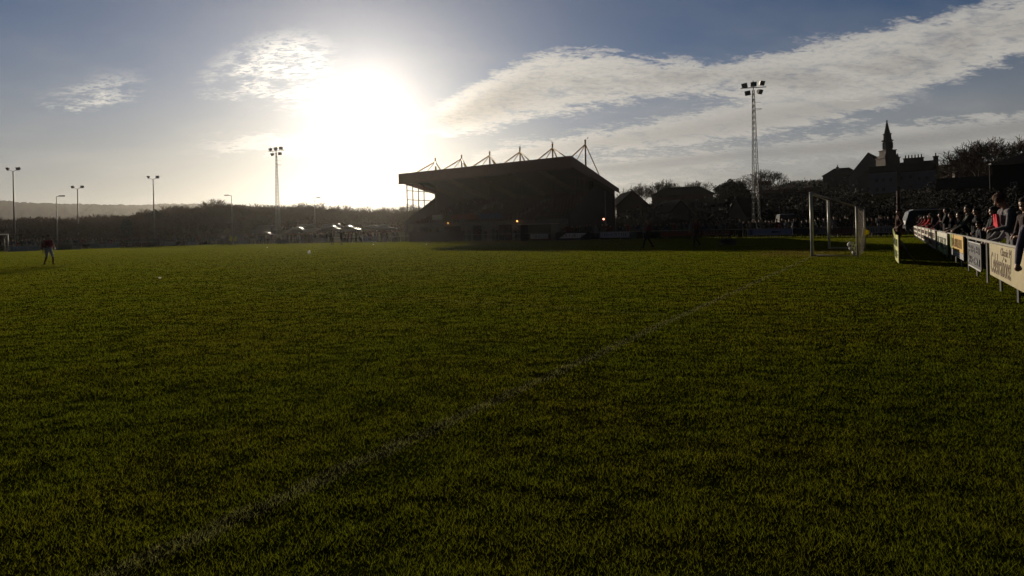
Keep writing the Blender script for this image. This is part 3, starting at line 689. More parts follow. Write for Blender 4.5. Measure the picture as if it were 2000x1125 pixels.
far_board(1086, 1152, 453, 469, (.02, .02, .03), 'black backing hoarding behind the slanted board', text=None, off=.04)
far_board(1172, 1229, 453, 464, (.30, .31, .38), 'wide grey-blue board with dark lettering right of the stand doors', seed=4)
far_board(1230, 1242, 453, 466, (.06, .09, .08), 'short dark green board beside the wide grey-blue board', text=None)
far_board(1290, 1366, 452, 461.5, (.13, .025, .02), 'long dark red board between the two walking officials', tcol=(.10, .02, .02), seed=5)
far_board(1368, 1432, 450.5, 460, (.10, .018, .018), 'red board with two lines of pale lettering', tcol=(.32, .30, .28), rows=2, seed=6)
t_, ax_, n_, c_ = far_board(1461, 1546, 447.5, 459, (.17, .20, .33), 'long pale blue banner board on white posts by the silver van', text=None)
b = MB(); b.box(c_-ax_*1.6+n_*.03, (.25, .01, .5), (ax_, n_, ZV)); b.prism([c_+n_*.03+ax_*.2+ZV*.1, c_+n_*.03+ax_*1.2, c_+n_*.03+ax_*.2-ZV*.1], n_*.006); b.build('emblem', mat('emblem_dark', (.06, .07, .12)), t_)
for x0, x1, y0, y1, col, lb, sd_ in ((1550, 1586, 447, 457, (.05, .05, .08), 'dark navy board left of the near goal post', 7), (1592, 1614, 448, 457, (.12, .12, .13), 'dull grey board seen between the goal posts', 8), (1622, 1668, 447, 457, (.10, .05, .05), 'dark brownish board seen through the goal net', 9), (1690, 1744, 443, 455, (.14, .15, .19), 'blue-grey board right of the near goal', 10)):
    far_board(x0, x1, y0, y1, col, lb, seed=sd_, tcol=(.03, .03, .03))
for x0, x1, y0, y1, col, lb, sd_ in ((448, 486, 470, 477, (.13, .15, .17), 'low grey board under the stewards in bright jackets', 12), (540, 558, 468, 476, (.14, .15, .17), 'small grey board left of the pitch-side huddle', 13), (612, 640, 465, 473, (.12, .12, .12), 'dull board between the two pitch-side groups', 15), (708, 738, 462, 471, (.20, .22, .26), 'pale blue-grey board left of the stand', 16), (800, 905, 452, 471, (.05, .035, .03), 'broad dark brown hoarding at the left foot of the stand', 17)):
    far_board(x0, x1, y0, y1, col, lb, seed=sd_, tcol=(.05, .05, .05), text=None if x0 == 800 else 'strokes')
for x0, x1, y0, y1, col, lb, sd_ in ((18, 75, 481, 491, (.14, .24, .38), 'blue board beside the distant goal', 18), (108, 140, 477, 488, (.10, .12, .06), 'olive board behind the walking player', 19), (140, 158, 480, 487, (.28, .30, .28), 'short white board right of the walking player', 25), (176, 233, 476, 484, (.20, .34, .36), 'long pale turquoise board at the left', 20), (318, 343, 472, 479, (.32, .34, .35), 'first of two small white boards at left', 21), (366, 385, 471.5, 478, (.33, .35, .35), 'second of two small white boards at left', 22)):
    far_board(x0, x1, y0, y1, col, lb, 'end', seed=sd_, tcol=(.10, .14, .18))

# dugouts
def dugout(x0, x1, Y, pyt, label):
    hy = HY0-ROLL*((x0+x1)/2-1000); zt = CAMH+(hy-pyt)*Y/F; p = Vector((X_at(x0, Y, 1), Y, 0)); q = Vector((X_at(x1, Y, 1), Y, 0)); ax = TB; L = abs((q-p).x)/abs(TB.x)*.92; c = (p+q)/2
    t = thing('dugout', label, 'dugout', c, 'team dugouts'); nr = -GA
    b = MB(); m = mat('dugout_panel', (.05, .055, .06), .5)
    b.box(c-nr*.9+ZV*zt/2, (L, .06, zt), (ax, nr, ZV)); 
    for s in (-1, 1): b.box(c+ax*s*(L/2)+ZV*(zt-.04)/2, (.06, 1.74, zt-.05), (ax, nr, ZV))
    b.build('shell', m, t); b = MB(); b.box(c+nr*.15+ZV*(zt+.035), (L+.2, 2.3, .06), (ax, nr, ZV)); b.build('roof', mat('dugout_roof', (.42, .42, .40), .4), t)
    b = MB(); b.box(c-nr*.5+ZV*.45, (L-.2, .4, .06), (ax, nr, ZV)); b.box(c-nr*.5+ZV*.21, (L-.6, .06, .4), (ax, nr, ZV)); b.build('bench', mat('bench_wood', (.10, .06, .03)), t)
dugout(1022, 1084, 66.5, 438, 'dark dugout with a pale roof edge in front of the stand')

# ------------------------------------------------------------------ vehicles
M_TYRE = mat('tyre_rubber', (.015, .015, .015), .8); M_RIM = mat('wheel_rim', (.3, .3, .3), .3, metal=.7); M_CARGL = mat('car_glass', (.02, .025, .03), .2, .05, spec=.35)
def car_parts(t, prof, cab, L, W, col, van=False, roofc=None):
    """prof: lower body side outline (x,z); cab: greenhouse outline; centred on the thing's origin, nose at +x"""
    o = Vector(t.location); m = mat('car_paint_%02d_%02d_%02d' % tuple(int(x*99) for x in col), tuple(x*.6 for x in col), .42, .03, 1, spec=.4)
    def loft(pts, ws, name, mt):
        b = MB(); n = len(pts); rows = []
        for f, ins in ((-1, 0.07), (-.93, 0), (.93, 0), (1, .07)):
            rows.append([o+Vector((x*(1-ins*.25), f*w, z-ins*(.3 if z > .6 else -.3))) for (x, z), w in zip(pts, ws)])
        b.add(sum(rows, []), [tuple(range(n))]+[tuple(range(4*n-1, 3*n-1, -1))]+[(r*n+i, (r+1)*n+i, (r+1)*n+(i+1) % n, r*n+(i+1) % n) for r in range(3) for i in range(n)])
        return b.build(name, mt, t, False)
    loft(prof, [W/2]*len(prof), 'body', m)
    zb = min(z for x, z in cab); zt = max(z for x, z in cab)
    ws = [W/2*(.97-.17*(z-zb)/(zt-zb)) for x, z in cab]
    loft(cab, ws, 'windows', M_CARGL)
    tops = sorted([p for p in cab if p[1] > zt-.06]); xa, xb = tops[0][0], tops[-1][0]; b = MB(); w = W/2*.81
    b.hexa([o+Vector((x, y, z)) for x, y, z in ((xa-.03, -w, zt-.02), (xb+.03, -w, zt-.02), (xb+.03, w, zt-.02), (xa-.03, w, zt-.02), (xa+.15, -w*.85, zt+.05), (xb-.15, -w*.85, zt+.05), (xb-.15, w*.85, zt+.05), (xa+.15, w*.85, zt+.05))]); b.build('roof', m if roofc is None else mat('van_roof_lit_white', roofc, .5), t)
    for x in (L*.31, -L*.3):
        for s in (-1, 1):
            c = o+Vector((x, s*(W/2-.1), .32)); b = MB(); b.tube(c-Vector((0, .11, 0)), c+Vector((0, .11, 0)), .32, n=18); wh = b.build('wheel', M_TYRE, t)
            b = MB(); b.tube(c+Vector((0, s*.1, 0)), c+Vector((0, s*.125, 0)), .2, n=14); b.build('rim', M_RIM, wh)
    for s in (-1, 1):
        b = MB(); b.ball(o+Vector((L/2-.08, s*(W/2-.28), .68)), .13, 10, 8, (.5, 1.2, .8)); b.build('headlight', mat('headlamp_glass', (.7, .7, .7), .1, spec=.8), t, True)
        b = MB(); b.box(o+Vector((L*.17, s*(W/2+.06), .98)), (.12, .16, .12)); b.build('wing_mirror', m, t)
HATCH = ([(-2.0, .3), (2.0, .3), (2.05, .55), (1.9, .78), (1.1, .92), (-1.85, .95), (-2.05, .7)], [(1.15, .9), (.45, 1.36), (.1, 1.43), (-1.2, 1.42), (-1.7, 1.2), (-1.9, .93)], 4.1, 1.72)
SALOON = ([(-2.2, .3), (2.2, .3), (2.28, .55), (2.1, .76), (1.05, .92), (-1.5, .95), (-2.2, .9), (-2.28, .6)], [(1.1, .9), (.35, 1.34), (0, 1.41), (-.8, 1.40), (-1.55, .94)], 4.5, 1.75)
VAN = ([(-2.4, .35), (2.4, .35), (2.45, .7), (2.3, 1.05), (1.7, 1.2), (-2.4, 1.2)], [(1.75, 1.15), (1.15, 1.85), (.9, 1.98), (-2.3, 1.98), (-2.42, 1.15)], 4.8, 1.9)
def car(px, Y, kind, col, rz, label, z=None):
    x = X_at(px, Y, 1); z = gh(x, Y) if z is None else z; t = thing('parked_car' if kind is not VAN else 'parked_van', label, 'car' if kind is not VAN else 'van', (x, Y, z), 'vehicles parked behind the far fence')
    car_parts(t, kind[0], kind[1], kind[2], kind[3], col); t.rotation_euler = (0, 0, rz)
car(461, 112, HATCH, (.05, .06, .09), 3.3, 'dark car behind the stewards in bright jackets')
car(513, 116, VAN, (.06, .06, .08), 3.0, 'dark rounded van with a glinting roof behind the left crowd')
car(522, 108, SALOON, (.10, .11, .13), .1, 'grey saloon in front of the dark rounded van')
car(575, 112, HATCH, (.03, .03, .03), 3.2, 'black hatchback behind the left pitch-side huddle')
car(604, 118, VAN, (.55, .55, .55), .2, 'white-roofed van in line with the lone football')
car(655, 115, VAN, (.08, .09, .08), .15, 'dark van behind the two men standing on the touchline')
car(646, 106, SALOON, (.20, .20, .18), 3.1, 'silver saloon left of centre below the dark van')
car(684, 107, SALOON, (.25, .24, .20), .05, 'pale saloon right of the two men on the touchline')
car(722, 108, HATCH, (.20, .18, .15), 3.15, 'light hatchback with a bright sun glint left of the stand')
car(752, 106, SALOON, (.12, .10, .10), .1, 'saloon parked nearest the left end of the stand')
t = thing('parked_van', 'silver rounded van behind the long pale blue banner board', 'van', (X_at(1536, 64, 1), 64, .35), 'vehicles parked behind the far fence'); car_parts(t, VAN[0], VAN[1], VAN[2], VAN[3], (.35, .36, .40)); t.rotation_euler = (0, 0, -1.9)
t = thing('minibus', 'dark minibus with a long sunlit white roof behind the goal-end crowd', 'minibus', (X_at(1806, 52, 1), 52, .25))
car_parts(t, [(-1.5*1.1, .35), (1.5*1.1, .35), (1.55*1.1, .7), (1.5*1.1, 1.05), (-1.6, 1.1)], [(1.6, 1.05), (1.35, 1.85), (1.1, 2.0), (-1.5, 2.0), (-1.6, 1.05)], 3.3, 1.7, (.03, .03, .04), roofc=(.6, .6, .62)); t.rotation_euler = (0, 0, 2.75)  # white roof colour carries the lit edge above the dark body

# ------------------------------------------------------------------ the town on the hillside
M_SLATE = mat('roof_slate', (.020, .020, .022), 1.0, .3, 2, spec=0.0); M_PANE = mat('window_pane', (.03, .035, .045), .2, spec=.5); M_WFR = mat('window_frame', (.25, .25, .25), .6)
def wallmat(c): return mat('wall_%02d_%02d_%02d' % tuple(int(x*99) for x in c), c, .9, .2, .6)
def house(name, label, cat, x0, x1, pyr, pye, pyb, Y, dep, col, gable=False, rz=0.0, chim=(), wins=(), roofcol=None, grp=None, hip=0.0):
    """x0..x1 facade in the photo frame at distance Y, pyr ridge, pye eaves, pyb foot"""
    hy = HY0-ROLL*((x0+x1)/2-1000); Z = lambda py: CAMH+(hy-py)*Y/F
    az_ = math.atan(((x0+x1)/2-1000)/F); rz -= az_*1.06; kc = math.cos(az_); W = (x1-x0)*Y/F*kc; cx = X_at((x0+x1)/2, Y, Z(pye)); c = Vector((cx, Y, Z(pyb)))
    R = Matrix.Rotation(rz, 3, 'Z'); u = R @ Vector((1, 0, 0)); v = R @ Vector((0, 1, 0)); E = Z(pye)-c.z; Rg = Z(pyr)-c.z
    t = thing(name, label, cat, c, grp); q = lambda a, d, z: c+u*a+v*d+ZV*z
    b = MB(); lo = -3.0
    if gable:
        b.prism([q(-W/2, 0, lo), q(W/2, 0, lo), q(W/2, 0, E), q(0, 0, Rg), q(-W/2, 0, E)], v*dep)
    else:
        b.prism([q(-W/2, 0, lo), q(-W/2, dep, lo), q(-W/2, dep, E), q(-W/2+hip*0, dep/2, E if hip else Rg), q(-W/2, 0, E)], u*W)
    wall = b.build('wall', wallmat(col), t)
    b = MB(); th = .18; ov = .35
    if gable:
        for s in (-1, 1): b.hexa([q(s*(W/2+ov), -ov, E-ov*(Rg-E)/(W/2)), q(s*(W/2+ov), dep+ov, E-ov*(Rg-E)/(W/2)), q(0, dep+ov, Rg+.02), q(0, -ov, Rg+.02), q(s*(W/2+ov), -ov, E-ov*(Rg-E)/(W/2)+th), q(s*(W/2+ov), dep+ov, E-ov*(Rg-E)/(W/2)+th), q(0, dep+ov, Rg+th+.02), q(0, -ov, Rg+th+.02)])
    elif hip:
        a, h2 = W/2+ov, dep/2; b.add([q(-a, -ov, E), q(a, -ov, E), q(a, dep+ov, E), q(-a, dep+ov, E), q(-a+hip, h2, Rg), q(a-hip, h2, Rg)], [(0, 1, 5, 4), (1, 2, 5), (2, 3, 4, 5), (3, 0, 4), (3, 2, 1, 0)])
    else:
        k = ov*(Rg-E)/(dep/2)
        for s in (0, 1):
            y0 = -ov if s == 0 else dep+ov; b.hexa([q(-W/2-ov, y0, E-k), q(W/2+ov, y0, E-k), q(W/2+ov, dep/2, Rg+.02), q(-W/2-ov, dep/2, Rg+.02), q(-W/2-ov, y0, E-k+th), q(W/2+ov, y0, E-k+th), q(W/2+ov, dep/2, Rg+th+.02), q(-W/2-ov, dep/2, Rg+th+.02)])
    rf = b.build('roof', M_SLATE if not roofcol else mat('roof_%02d' % int(roofcol[0]*999), roofcol, 1.0, spec=0.0), t)
    for (px, pyt, w, pots) in chim:
        a = (px-(x0+x1)/2)*Y/F*kc; zt = Z(pyt)-c.z; w_ = w*Y/F; d = 0.4*dep if not gable else dep*.3; zt2 = zt-.9
        b = MB(); b.box(q(a, d, (zt2+E)/2), (w_, .9, zt2-E), (u, v, ZV)); b.box(q(a, d, zt2+.08), (w_+.25, 1.15, .2), (u, v, ZV)); ch = b.build('chimney', wallmat((.10, .08, .07)), rf)
        for i in range(pots):
            pa = a+(i-(pots-1)/2)*w_/max(pots, 1)*.95; b = MB(); b.tube(q(pa, d, zt2+.18), q(pa, d, zt), .16, .12, 8); b.ball(q(pa, d, zt), .17, 6, 4, (1, 1, .5)); b.build('chimney_pot', wallmat((.12, .07, .05)), rf)
    for (px, py, w, h) in wins:
        a = (px-(x0+x1)/2)*Y/F*kc; z = Z(py)-c.z; w_, h_ = w*Y/F, h*Y/F
        b = MB(); b.box(q(a, -.03, z), (w_, .08, h_), (u, v, ZV)); wn = b.build('window', M_WFR, t)
        b = MB(); b.box(q(a-w_*.24, -.08, z), (w_*.42, .03, h_*.88), (u, v, ZV)); b.box(q(a+w_*.24, -.08, z), (w_*.42, .03, h_*.88), (u, v, ZV)); b.build('pane', M_PANE, wn)
    return t
D1 = (.05, .04, .035)
house('house', 'dark gabled house just right of the stand', 'house', 1203, 1268, 374, 402, 440, 98, 9, D1, True, 0.25, chim=((1242, 372, 9, 2),), wins=((1225, 415, 5, 8), (1248, 415, 5, 8)), grp='houses on the hillside')
house('house', 'long dark-roofed house behind the bare treetops right of the stand', 'house', 1272, 1392, 362, 380, 425, 118, 10, (.045, .04, .036), False, 0.0, chim=((1283, 352, 5, 1),), wins=((1300, 395, 6, 8), (1330, 395, 6, 8), (1360, 395, 6, 8)), hip=3.0, grp='houses on the hillside')
house('house', 'low house with the first pale grey gable right of the stand', 'house', 1312, 1346, 392, 410, 445, 84, 10, (.13, .115, .095), True, .35, grp='houses on the hillside')
house('house', 'low house with the second pale grey gable near the floodlight tower', 'house', 1424, 1456, 388, 416, 445, 80, 10, (.15, .135, .115), True, -.35, grp='houses on the hillside')
house('house', 'low dark terrace roof between the two pale gables', 'house', 1346, 1424, 394, 412, 445, 92, 9, (.035, .03, .028), False, 0, grp='houses on the hillside')
house('house', 'small white house half hidden behind the lattice tower', 'house', 1478, 1506, 353, 361, 372, 190, 7, (.42, .44, .48), False, .1, wins=((1486, 366, 3, 4), (1497, 366, 3, 4)), grp='houses on the hillside')
house('shed', 'long low dark shed on the slope right of the lattice tower', 'shed', 1484, 1600, 368, 376, 402, 120, 9, (.03, .022, .02), False, 0, roofcol=(.02, .016, .014))
house('house', 'dark house with one stub chimney left of the church hall', 'house', 1606, 1678, 326, 342, 372, 190, 9, (.035, .035, .035), False, -.05, hip=3.5, chim=((1634, 320, 4, 1),), wins=((1625, 350, 4, 6), (1650, 350, 4, 6)), grp='houses on the hillside')
house('church_hall', 'large grey gable-ended hall beside the church steeple', 'hall', 1656, 1738, 299, 343, 375, 172, 22, (.11, .12, .14), True, -.12, chim=((1716, 306, 7, 1),), wins=((1697, 340, 6, 14),))
house('house', 'dark lower gable in front of the church hall', 'house', 1676, 1722, 331, 347, 385, 158, 10, (.04, .037, .034), True, .04, chim=((1699, 330, 4, 1),), grp='houses on the hillside')
house('white_building', 'pale blue-grey rendered building left half below the steeple', 'building', 1698, 1750, 322, 336, 383, 142, 11, (.21, .225, .29), False, 0.0, wins=((1725, 352, 5, 8), (1739, 352, 5, 8), (1712, 352, 5, 8), (1725, 370, 5, 8), (1712, 370, 5, 8)), grp='pale buildings below the church')
house('white_building', 'pale blue-grey rendered building right half under the six chimney pots', 'building', 1757, 1826, 313, 333, 378, 140, 11, (.21, .225, .29), False, 0.0, chim=((1783, 299, 33, 6), (1827, 299, 8, 1)), wins=((1778, 344, 5, 7), (1760, 346, 4, 8), (1779, 364, 5, 8), (1795, 349, 4, 7), (1810, 349, 5, 7), (1808, 366, 5, 7)), grp='pale buildings below the church')
house('house', 'dark house with flat ridge behind the right-hand trees', 'house', 1864, 1918, 308, 322, 400, 100, 9, (.05, .03, .025), False, .1, chim=((1871, 318, 3, 1),), grp='houses on the hillside')
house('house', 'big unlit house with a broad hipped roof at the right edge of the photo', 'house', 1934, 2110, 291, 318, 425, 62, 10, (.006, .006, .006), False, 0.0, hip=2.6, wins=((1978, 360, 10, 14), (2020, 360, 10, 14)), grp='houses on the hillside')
house('house', 'dark low outbuilding between the pale building and the edge house', 'house', 1832, 1936, 345, 368, 425, 80, 9, (.03, .025, .024), False, .05, grp='houses on the hillside')
def church():
    Y = 165; hy = HY0-ROLL*(1732-1000); Z = lambda py: CAMH+(hy-py)*Y/F
    c = Vector((X_at(1733, Y, 25), Y, Z(375))); t = thing('church_steeple', 'tall slender tiered church steeple above the roofs', 'church steeple', c); m = wallmat((.10, .085, .075)); k = Y/F
    def stage(b, w0, w1, za, zb, n, rot=PI/4): b.tube(c+Vector((0, 0, za-c.z)), c+Vector((0, 0, zb-c.z)), w0, w1, n)
    def sq(b, w, za, zb): b.box(Vector((c.x, c.y, (za+zb)/2)), (w, w, zb-za))
    b = MB(); sq(b, 28*k, Z(400), Z(310)); b.build('tower_base', m, t)
    b = MB(); sq(b, 30.5*k, Z(310), Z(308.5)); sq(b, 25*k, Z(308.5), Z(304)); sq(b, 20*k, Z(304), Z(295)); sq(b, 22*k, Z(295), Z(293.5))
    b.build('clock_stage', m, t)
    for s in (-1, 1):
        b = MB(); b.tube((c.x+s*11.5*k, c.y-11*k, Z(308)), (c.x+s*11.5*k, c.y-11*k, Z(301)), .35, .05, 6); b.build('pinnacle', m, t)
    b = MB(); stage(b, 8.6*k, 8.2*k, Z(293.5), Z(276), 8); b.build('belfry', m, t)
    b = MB(); stage(b, 10.2*k, 10.2*k, Z(276), Z(274), 8); stage(b, 7.2*k, 6.6*k, Z(274), Z(263), 8); stage(b, 7.8*k, 7.8*k, Z(263), Z(261.5), 8); b.build('lantern', m, t)
    b = MB(); stage(b, 5.6*k, .12, Z(261.5), Z(237), 8); b.ball((c.x, c.y, Z(236.5)), .25, 8, 6); b.build('spire', m, t)
    for i in range(8):
        a = PI/8+i*PI/4; b = MB(); r = 8.15*k; p = Vector((c.x+math.cos(a)*r, c.y+math.sin(a)*r, (Z(290)+Z(279))/2)); b.box(p, (.2, .9, (Z(279)-Z(290))), (Vector((math.cos(a), math.sin(a), 0)), Vector((-math.sin(a), math.cos(a), 0)), ZV)); b.build('louvre', M_PANE, t)
church()

# ------------------------------------------------------------------ far hills
def build_hills():
    m = bpy.data.materials.new('hill_wood'); N, bs, out = nodes_of(m); g = N.n('ShaderNodeNewGeometry'); sp = N.n('ShaderNodeSeparateXYZ'); N.L.new(g.outputs['Position'], sp.inputs[0])
    n = N.noise(g.outputs['Position'], .006, 4, .6); n2 = N.noise(g.outputs['Position'], .06, 4, .6)
    k = N.mr(N.m('ADD', sp.outputs[2], N.m('MULTIPLY', N.m('SUBTRACT', n, .5), 26)), 33, 38)
    k = N.mix(k, (.105, .10, .055, 1), (.026, .022, .016, 1)); k = N.mix(N.m('MULTIPLY', N.mr(n2, .4, .6), .45), k, (.03, .026, .02, 1))
    N.L.new(k, bs.inputs['Base Color']); bs.inputs['Roughness'].default_value = 1; bs.inputs['Specular IOR Level'].default_value = 0
    top = [(-400, 392), (0, 393), (12, 391.5), (40, 395), (90, 397), (140, 398), (200, 399), (260, 400.5), (330, 398), (400, 397.5), (440, 400), (520, 404), (600, 410), (700, 420), (900, 435)]
    xs = np.linspace(-400, 900, 400); tp = np.interp(xs, [a for a, b in top], [b for a, b in top]); Y0, Y1 = 900, 1500; v = []; nr = 34
    tx = fbm(xs*.25, xs*0, 5, 4); 
    for j in range(nr):
        f = j/(nr-1)
        for i, px in enumerate(xs):
            Y = Y0+(Y1-Y0)*f; hy = HY0-ROLL*(px-1000); zt = CAMH+(hy-tp[i])/F*Y1; h = zt*(f**.8)
            h += (fbm(np.array([px*.06]), np.array([f*7.]), 9, 3)[0]-.5)*16*math.sin(PI*min(1, f))+(tx[i]-.5)*5*(1 if f > .9 else 0)
            v.append(((px-1000)/F*Y, Y, max(h, -2) if f > 0 else -2))
    n_ = len(xs)
    b = MB(); b.add(v, [(j*n_+i, j*n_+i+1, (j+1)*n_+i+1, (j+1)*n_+i) for j in range(nr-1) for i in range(n_-1)]); o = b.build('hills', m, None, True); o['kind'] = 'structure'
build_hills()

# ------------------------------------------------------------------ trees
def tree_mesh(seed, H=9.0, levels=5, spread=.62, twig=.018, r0=.22, dome=True):
    """bare tree: returns trunk and crown meshes, foot at the origin"""
    rng = random.Random(seed); tr = MB(); cr_ = MB()
    def grow(p, d, L, r, lv):
        n = 2 if lv else 3; q = p
        for i in range(n):
            d = (d+Vector((rng.gauss(0, .16), rng.gauss(0, .16), rng.gauss(.03, .1)))).normalized(); q2 = q+d*(L/n); r2 = max(twig, r*.86)
            (tr if lv == 0 else cr_).tube(q, q2, r, r2, 6 if lv < 2 else 3, cap=False); q, r = q2, r2
            if lv >= 2 and rng.random() < .8 and lv < levels:
                dd = (d+Vector((rng.gauss(0, .7), rng.gauss(0, .7), rng.gauss(.1, .4)))).normalized(); grow(q, dd, L*.55, max(twig, r*.5), lv+1 if lv < levels-1 else levels)
        if lv >= levels: return
        k = 5 if lv == 0 else (4 if lv == 1 else 3)
        for i in range(k):
            a = 2*PI*(i+rng.random()*.7)/k; o = d.orthogonal().normalized(); w = d.cross(o); s = spread*rng.uniform(.6, 1.25)
            dd = (d+(o*math.cos(a)+w*math.sin(a))*s+ZV*.12).normalized(); grow(q, dd, L*rng.uniform(.62, .82), max(twig, r*.62), lv+1)
    grow(Vector((0, 0, 0)), ZV, H*.26, r0, 0)
    zmax = max(v[2] for v in cr_.v); s = H/zmax
    for m in (tr, cr_): m.v = [(x*s, y*s, z*s) for x, y, z in m.v]
    return tr, cr_
M_BARK = mat('bark_brown', (.055, .042, .030), .9, .3, 3); M_TWIG = mat('twigs_brown', (.070, .045, .030), .9, .3, 2)
def as_mesh(mb, name, m):
    me = bpy.data.meshes.new(name); me.from_pydata(mb.v, [], mb.f); me.materials.append(m); me.update(); return me
TREES = []
for sd_ in range(4):
    a, c_ = tree_mesh(sd_+10, 9.0, 5 if sd_ < 3 else 5, .62+.06*sd_); TREES.append((as_mesh(a, 'trunk', M_BARK), as_mesh(c_, 'crown', M_TWIG)))
def bare_tree(px, pyt, Y, label, wide=1.0, k=0, rz=0, grp='bare winter trees beyond the ground', z0=None):
    x = X_at(px, Y, 5); z = gh(x, Y)-.2 if z0 is None else z0; H = P(px, pyt, Y).z-z; t = thing('bare_tree', label, 'tree', (x, Y, z), grp, rz); t.scale = (H/9*wide, H/9*wide, H/9)
    for nm, me in zip(('trunk', 'crown'), TREES[k % 4]):
        o = bpy.data.objects.new(nm, me); COL.objects.link(o); o.parent = t
for i, (px, py, Y, w, lb) in enumerate(((435, 386, 128, 1.25, 'wide round-topped bare tree standing above the copse behind the street lamp'), (610, 393, 150, 1.0, 'bare tree beside the street lamp near the middle'), (640, 393, 142, 1.2, 'broad bare tree just right of the street lamp near the middle'),
        (577, 394, 150, 1.2, 'bare tree just right of the far lattice tower'), (668, 398, 150, 1.0, 'bare tree third to the right of the middle street lamp'), (698, 401, 150, 1.0, 'bare tree under the brightest part of the glow'), (722, 400, 146, 1.1, 'bare tree two to the left of the stand'),
        (748, 402, 150, 1.0, 'small bare tree left of the one by the stand'), (772, 401, 146, 1.0, 'bare tree near the lower left corner of the stand'), (806, 396, 140, 1.1, 'bare tree showing through the open end of the stand'),
        (1222, 366, 128, .9, 'bare tree right behind the stand back corner'), (1256, 356, 132, .9, 'bare tree above the gabled house right of the stand'), (1284, 350, 136, 1.0, 'tallest bare tree of those right of the stand'), (1318, 354, 150, 1.1, 'bare tree above the long dark roof, left one'), (1337, 355, 150, 1.0, 'bare tree above the long dark roof, right one'), (1374, 350, 148, 1.0, 'bare tree left of the big evergreen'),
        (1490, 331, 180, 1.3, 'wide domed bare tree behind the lattice tower'), (1452, 342, 165, .8, 'thin bare tree left of the lattice tower'), (1897, 277, 92, 1.2, 'left bare tree of the large pair at right'), (1930, 268, 84, 1.1, 'tall bare tree over the dark house at right'), (1975, 266, 90, 1.2, 'bare tree at the right edge behind the dark gable'), (1848, 335, 130, .9, 'small bare tree right of the pale buildings'))):
    bare_tree(px, py, Y, lb, w, i, rz=i*1.3)
M_EVER = mat('evergreen_leaf', (.020, .026, .014), .8, .4, .8)
def leaf_cloud(blobs, n, size, seed, taper=1.0):
    """many small leaf faces spread through a set of lumps (centre, radii)"""
    r = np.random.default_rng(seed); vol = np.array([b[1][0]*b[1][1]*b[1][2] for b in blobs])**.75; k = r.choice(len(blobs), n, p=vol/vol.sum())
    C = np.array([b[0] for b in blobs])[k]; R_ = np.array([b[1] for b in blobs])[k]
    d = r.normal(size=(n, 3)); d /= np.linalg.norm(d, axis=1)[:, None]; rr = (r.random(n)**.4)[:, None]*(1+.12*r.normal(size=(n, 1)))
    c = C+d*R_*rr; u = r.normal(size=(n, 3)); u /= np.linalg.norm(u, axis=1)[:, None]; w = np.cross(u, r.normal(size=(n, 3))); w /= np.linalg.norm(w, axis=1)[:, None]; s = size*(.5+r.random(n))[:, None]
    return np.stack([c-u*s*.5, c+u*s*.5, c+w*s], 1)
def tri_mesh(name, T, m):
    n = len(T); me = bpy.data.meshes.new(name); me.vertices.add(n*3); me.vertices.foreach_set('co', T.reshape(-1)); me.loops.add(n*3); me.loops.foreach_set('vertex_index', np.arange(n*3)); me.polygons.add(n); me.polygons.foreach_set('loop_start', np.arange(n)*3)
    me.update(calc_edges=True); me.materials.append(m); return me
def evergreen(px0, px1, pyt, Y, label, seed, flat=False):
    cx = X_at((px0+px1)/2, Y, 5); W = (px1-px0)*Y/F; z0 = gh(cx, Y); H = P((px0+px1)/2, pyt, Y).z-z0; t = thing('evergreen_tree', label, 'tree', (cx, Y, z0)); rng = random.Random(seed)
    tr = MB(); tr.tube((0, 0, -.3), (0, 0, H*.7), .35, .15, 8)
    bl = []
    for i in range(26):
        a = rng.random()*2*PI; rr = W/2*.68*math.sqrt(rng.random()); z = H*rng.uniform(.3, .86); f = 1-.5*max(0, (z/H-.5))*2*rr/(W/2)
        bl.append(((math.cos(a)*rr, math.sin(a)*rr*.8, z*f), (W*.17*rng.uniform(.7, 1.2), W*.17, H*.12*rng.uniform(.7, 1.2)))); tr.tube((0, 0, z*.5), (math.cos(a)*rr, math.sin(a)*rr*.8, z*f), .09, .03, 4)
    o = bpy.data.objects.new('trunk', as_mesh(tr, 'trunk', M_BARK)); COL.objects.link(o); o.parent = t
    o = bpy.data.objects.new('crown', tri_mesh('crown', leaf_cloud(bl, 16000, .32, seed), M_EVER)); COL.objects.link(o); o.parent = t
evergreen(1384, 1466, 338, 125, 'big dark evergreen tree left of the lattice floodlight tower', 3)
evergreen(1836, 1876, 318, 110, 'dark bushy evergreen right of the pale buildings', 5)
evergreen(238, 262, 418, 126, 'small rounded dark tree left of the third floodlight pole', 6)
evergreen(286, 318, 399, 130, 'dark ivy-covered tree at the foot of the third floodlight pole', 7)
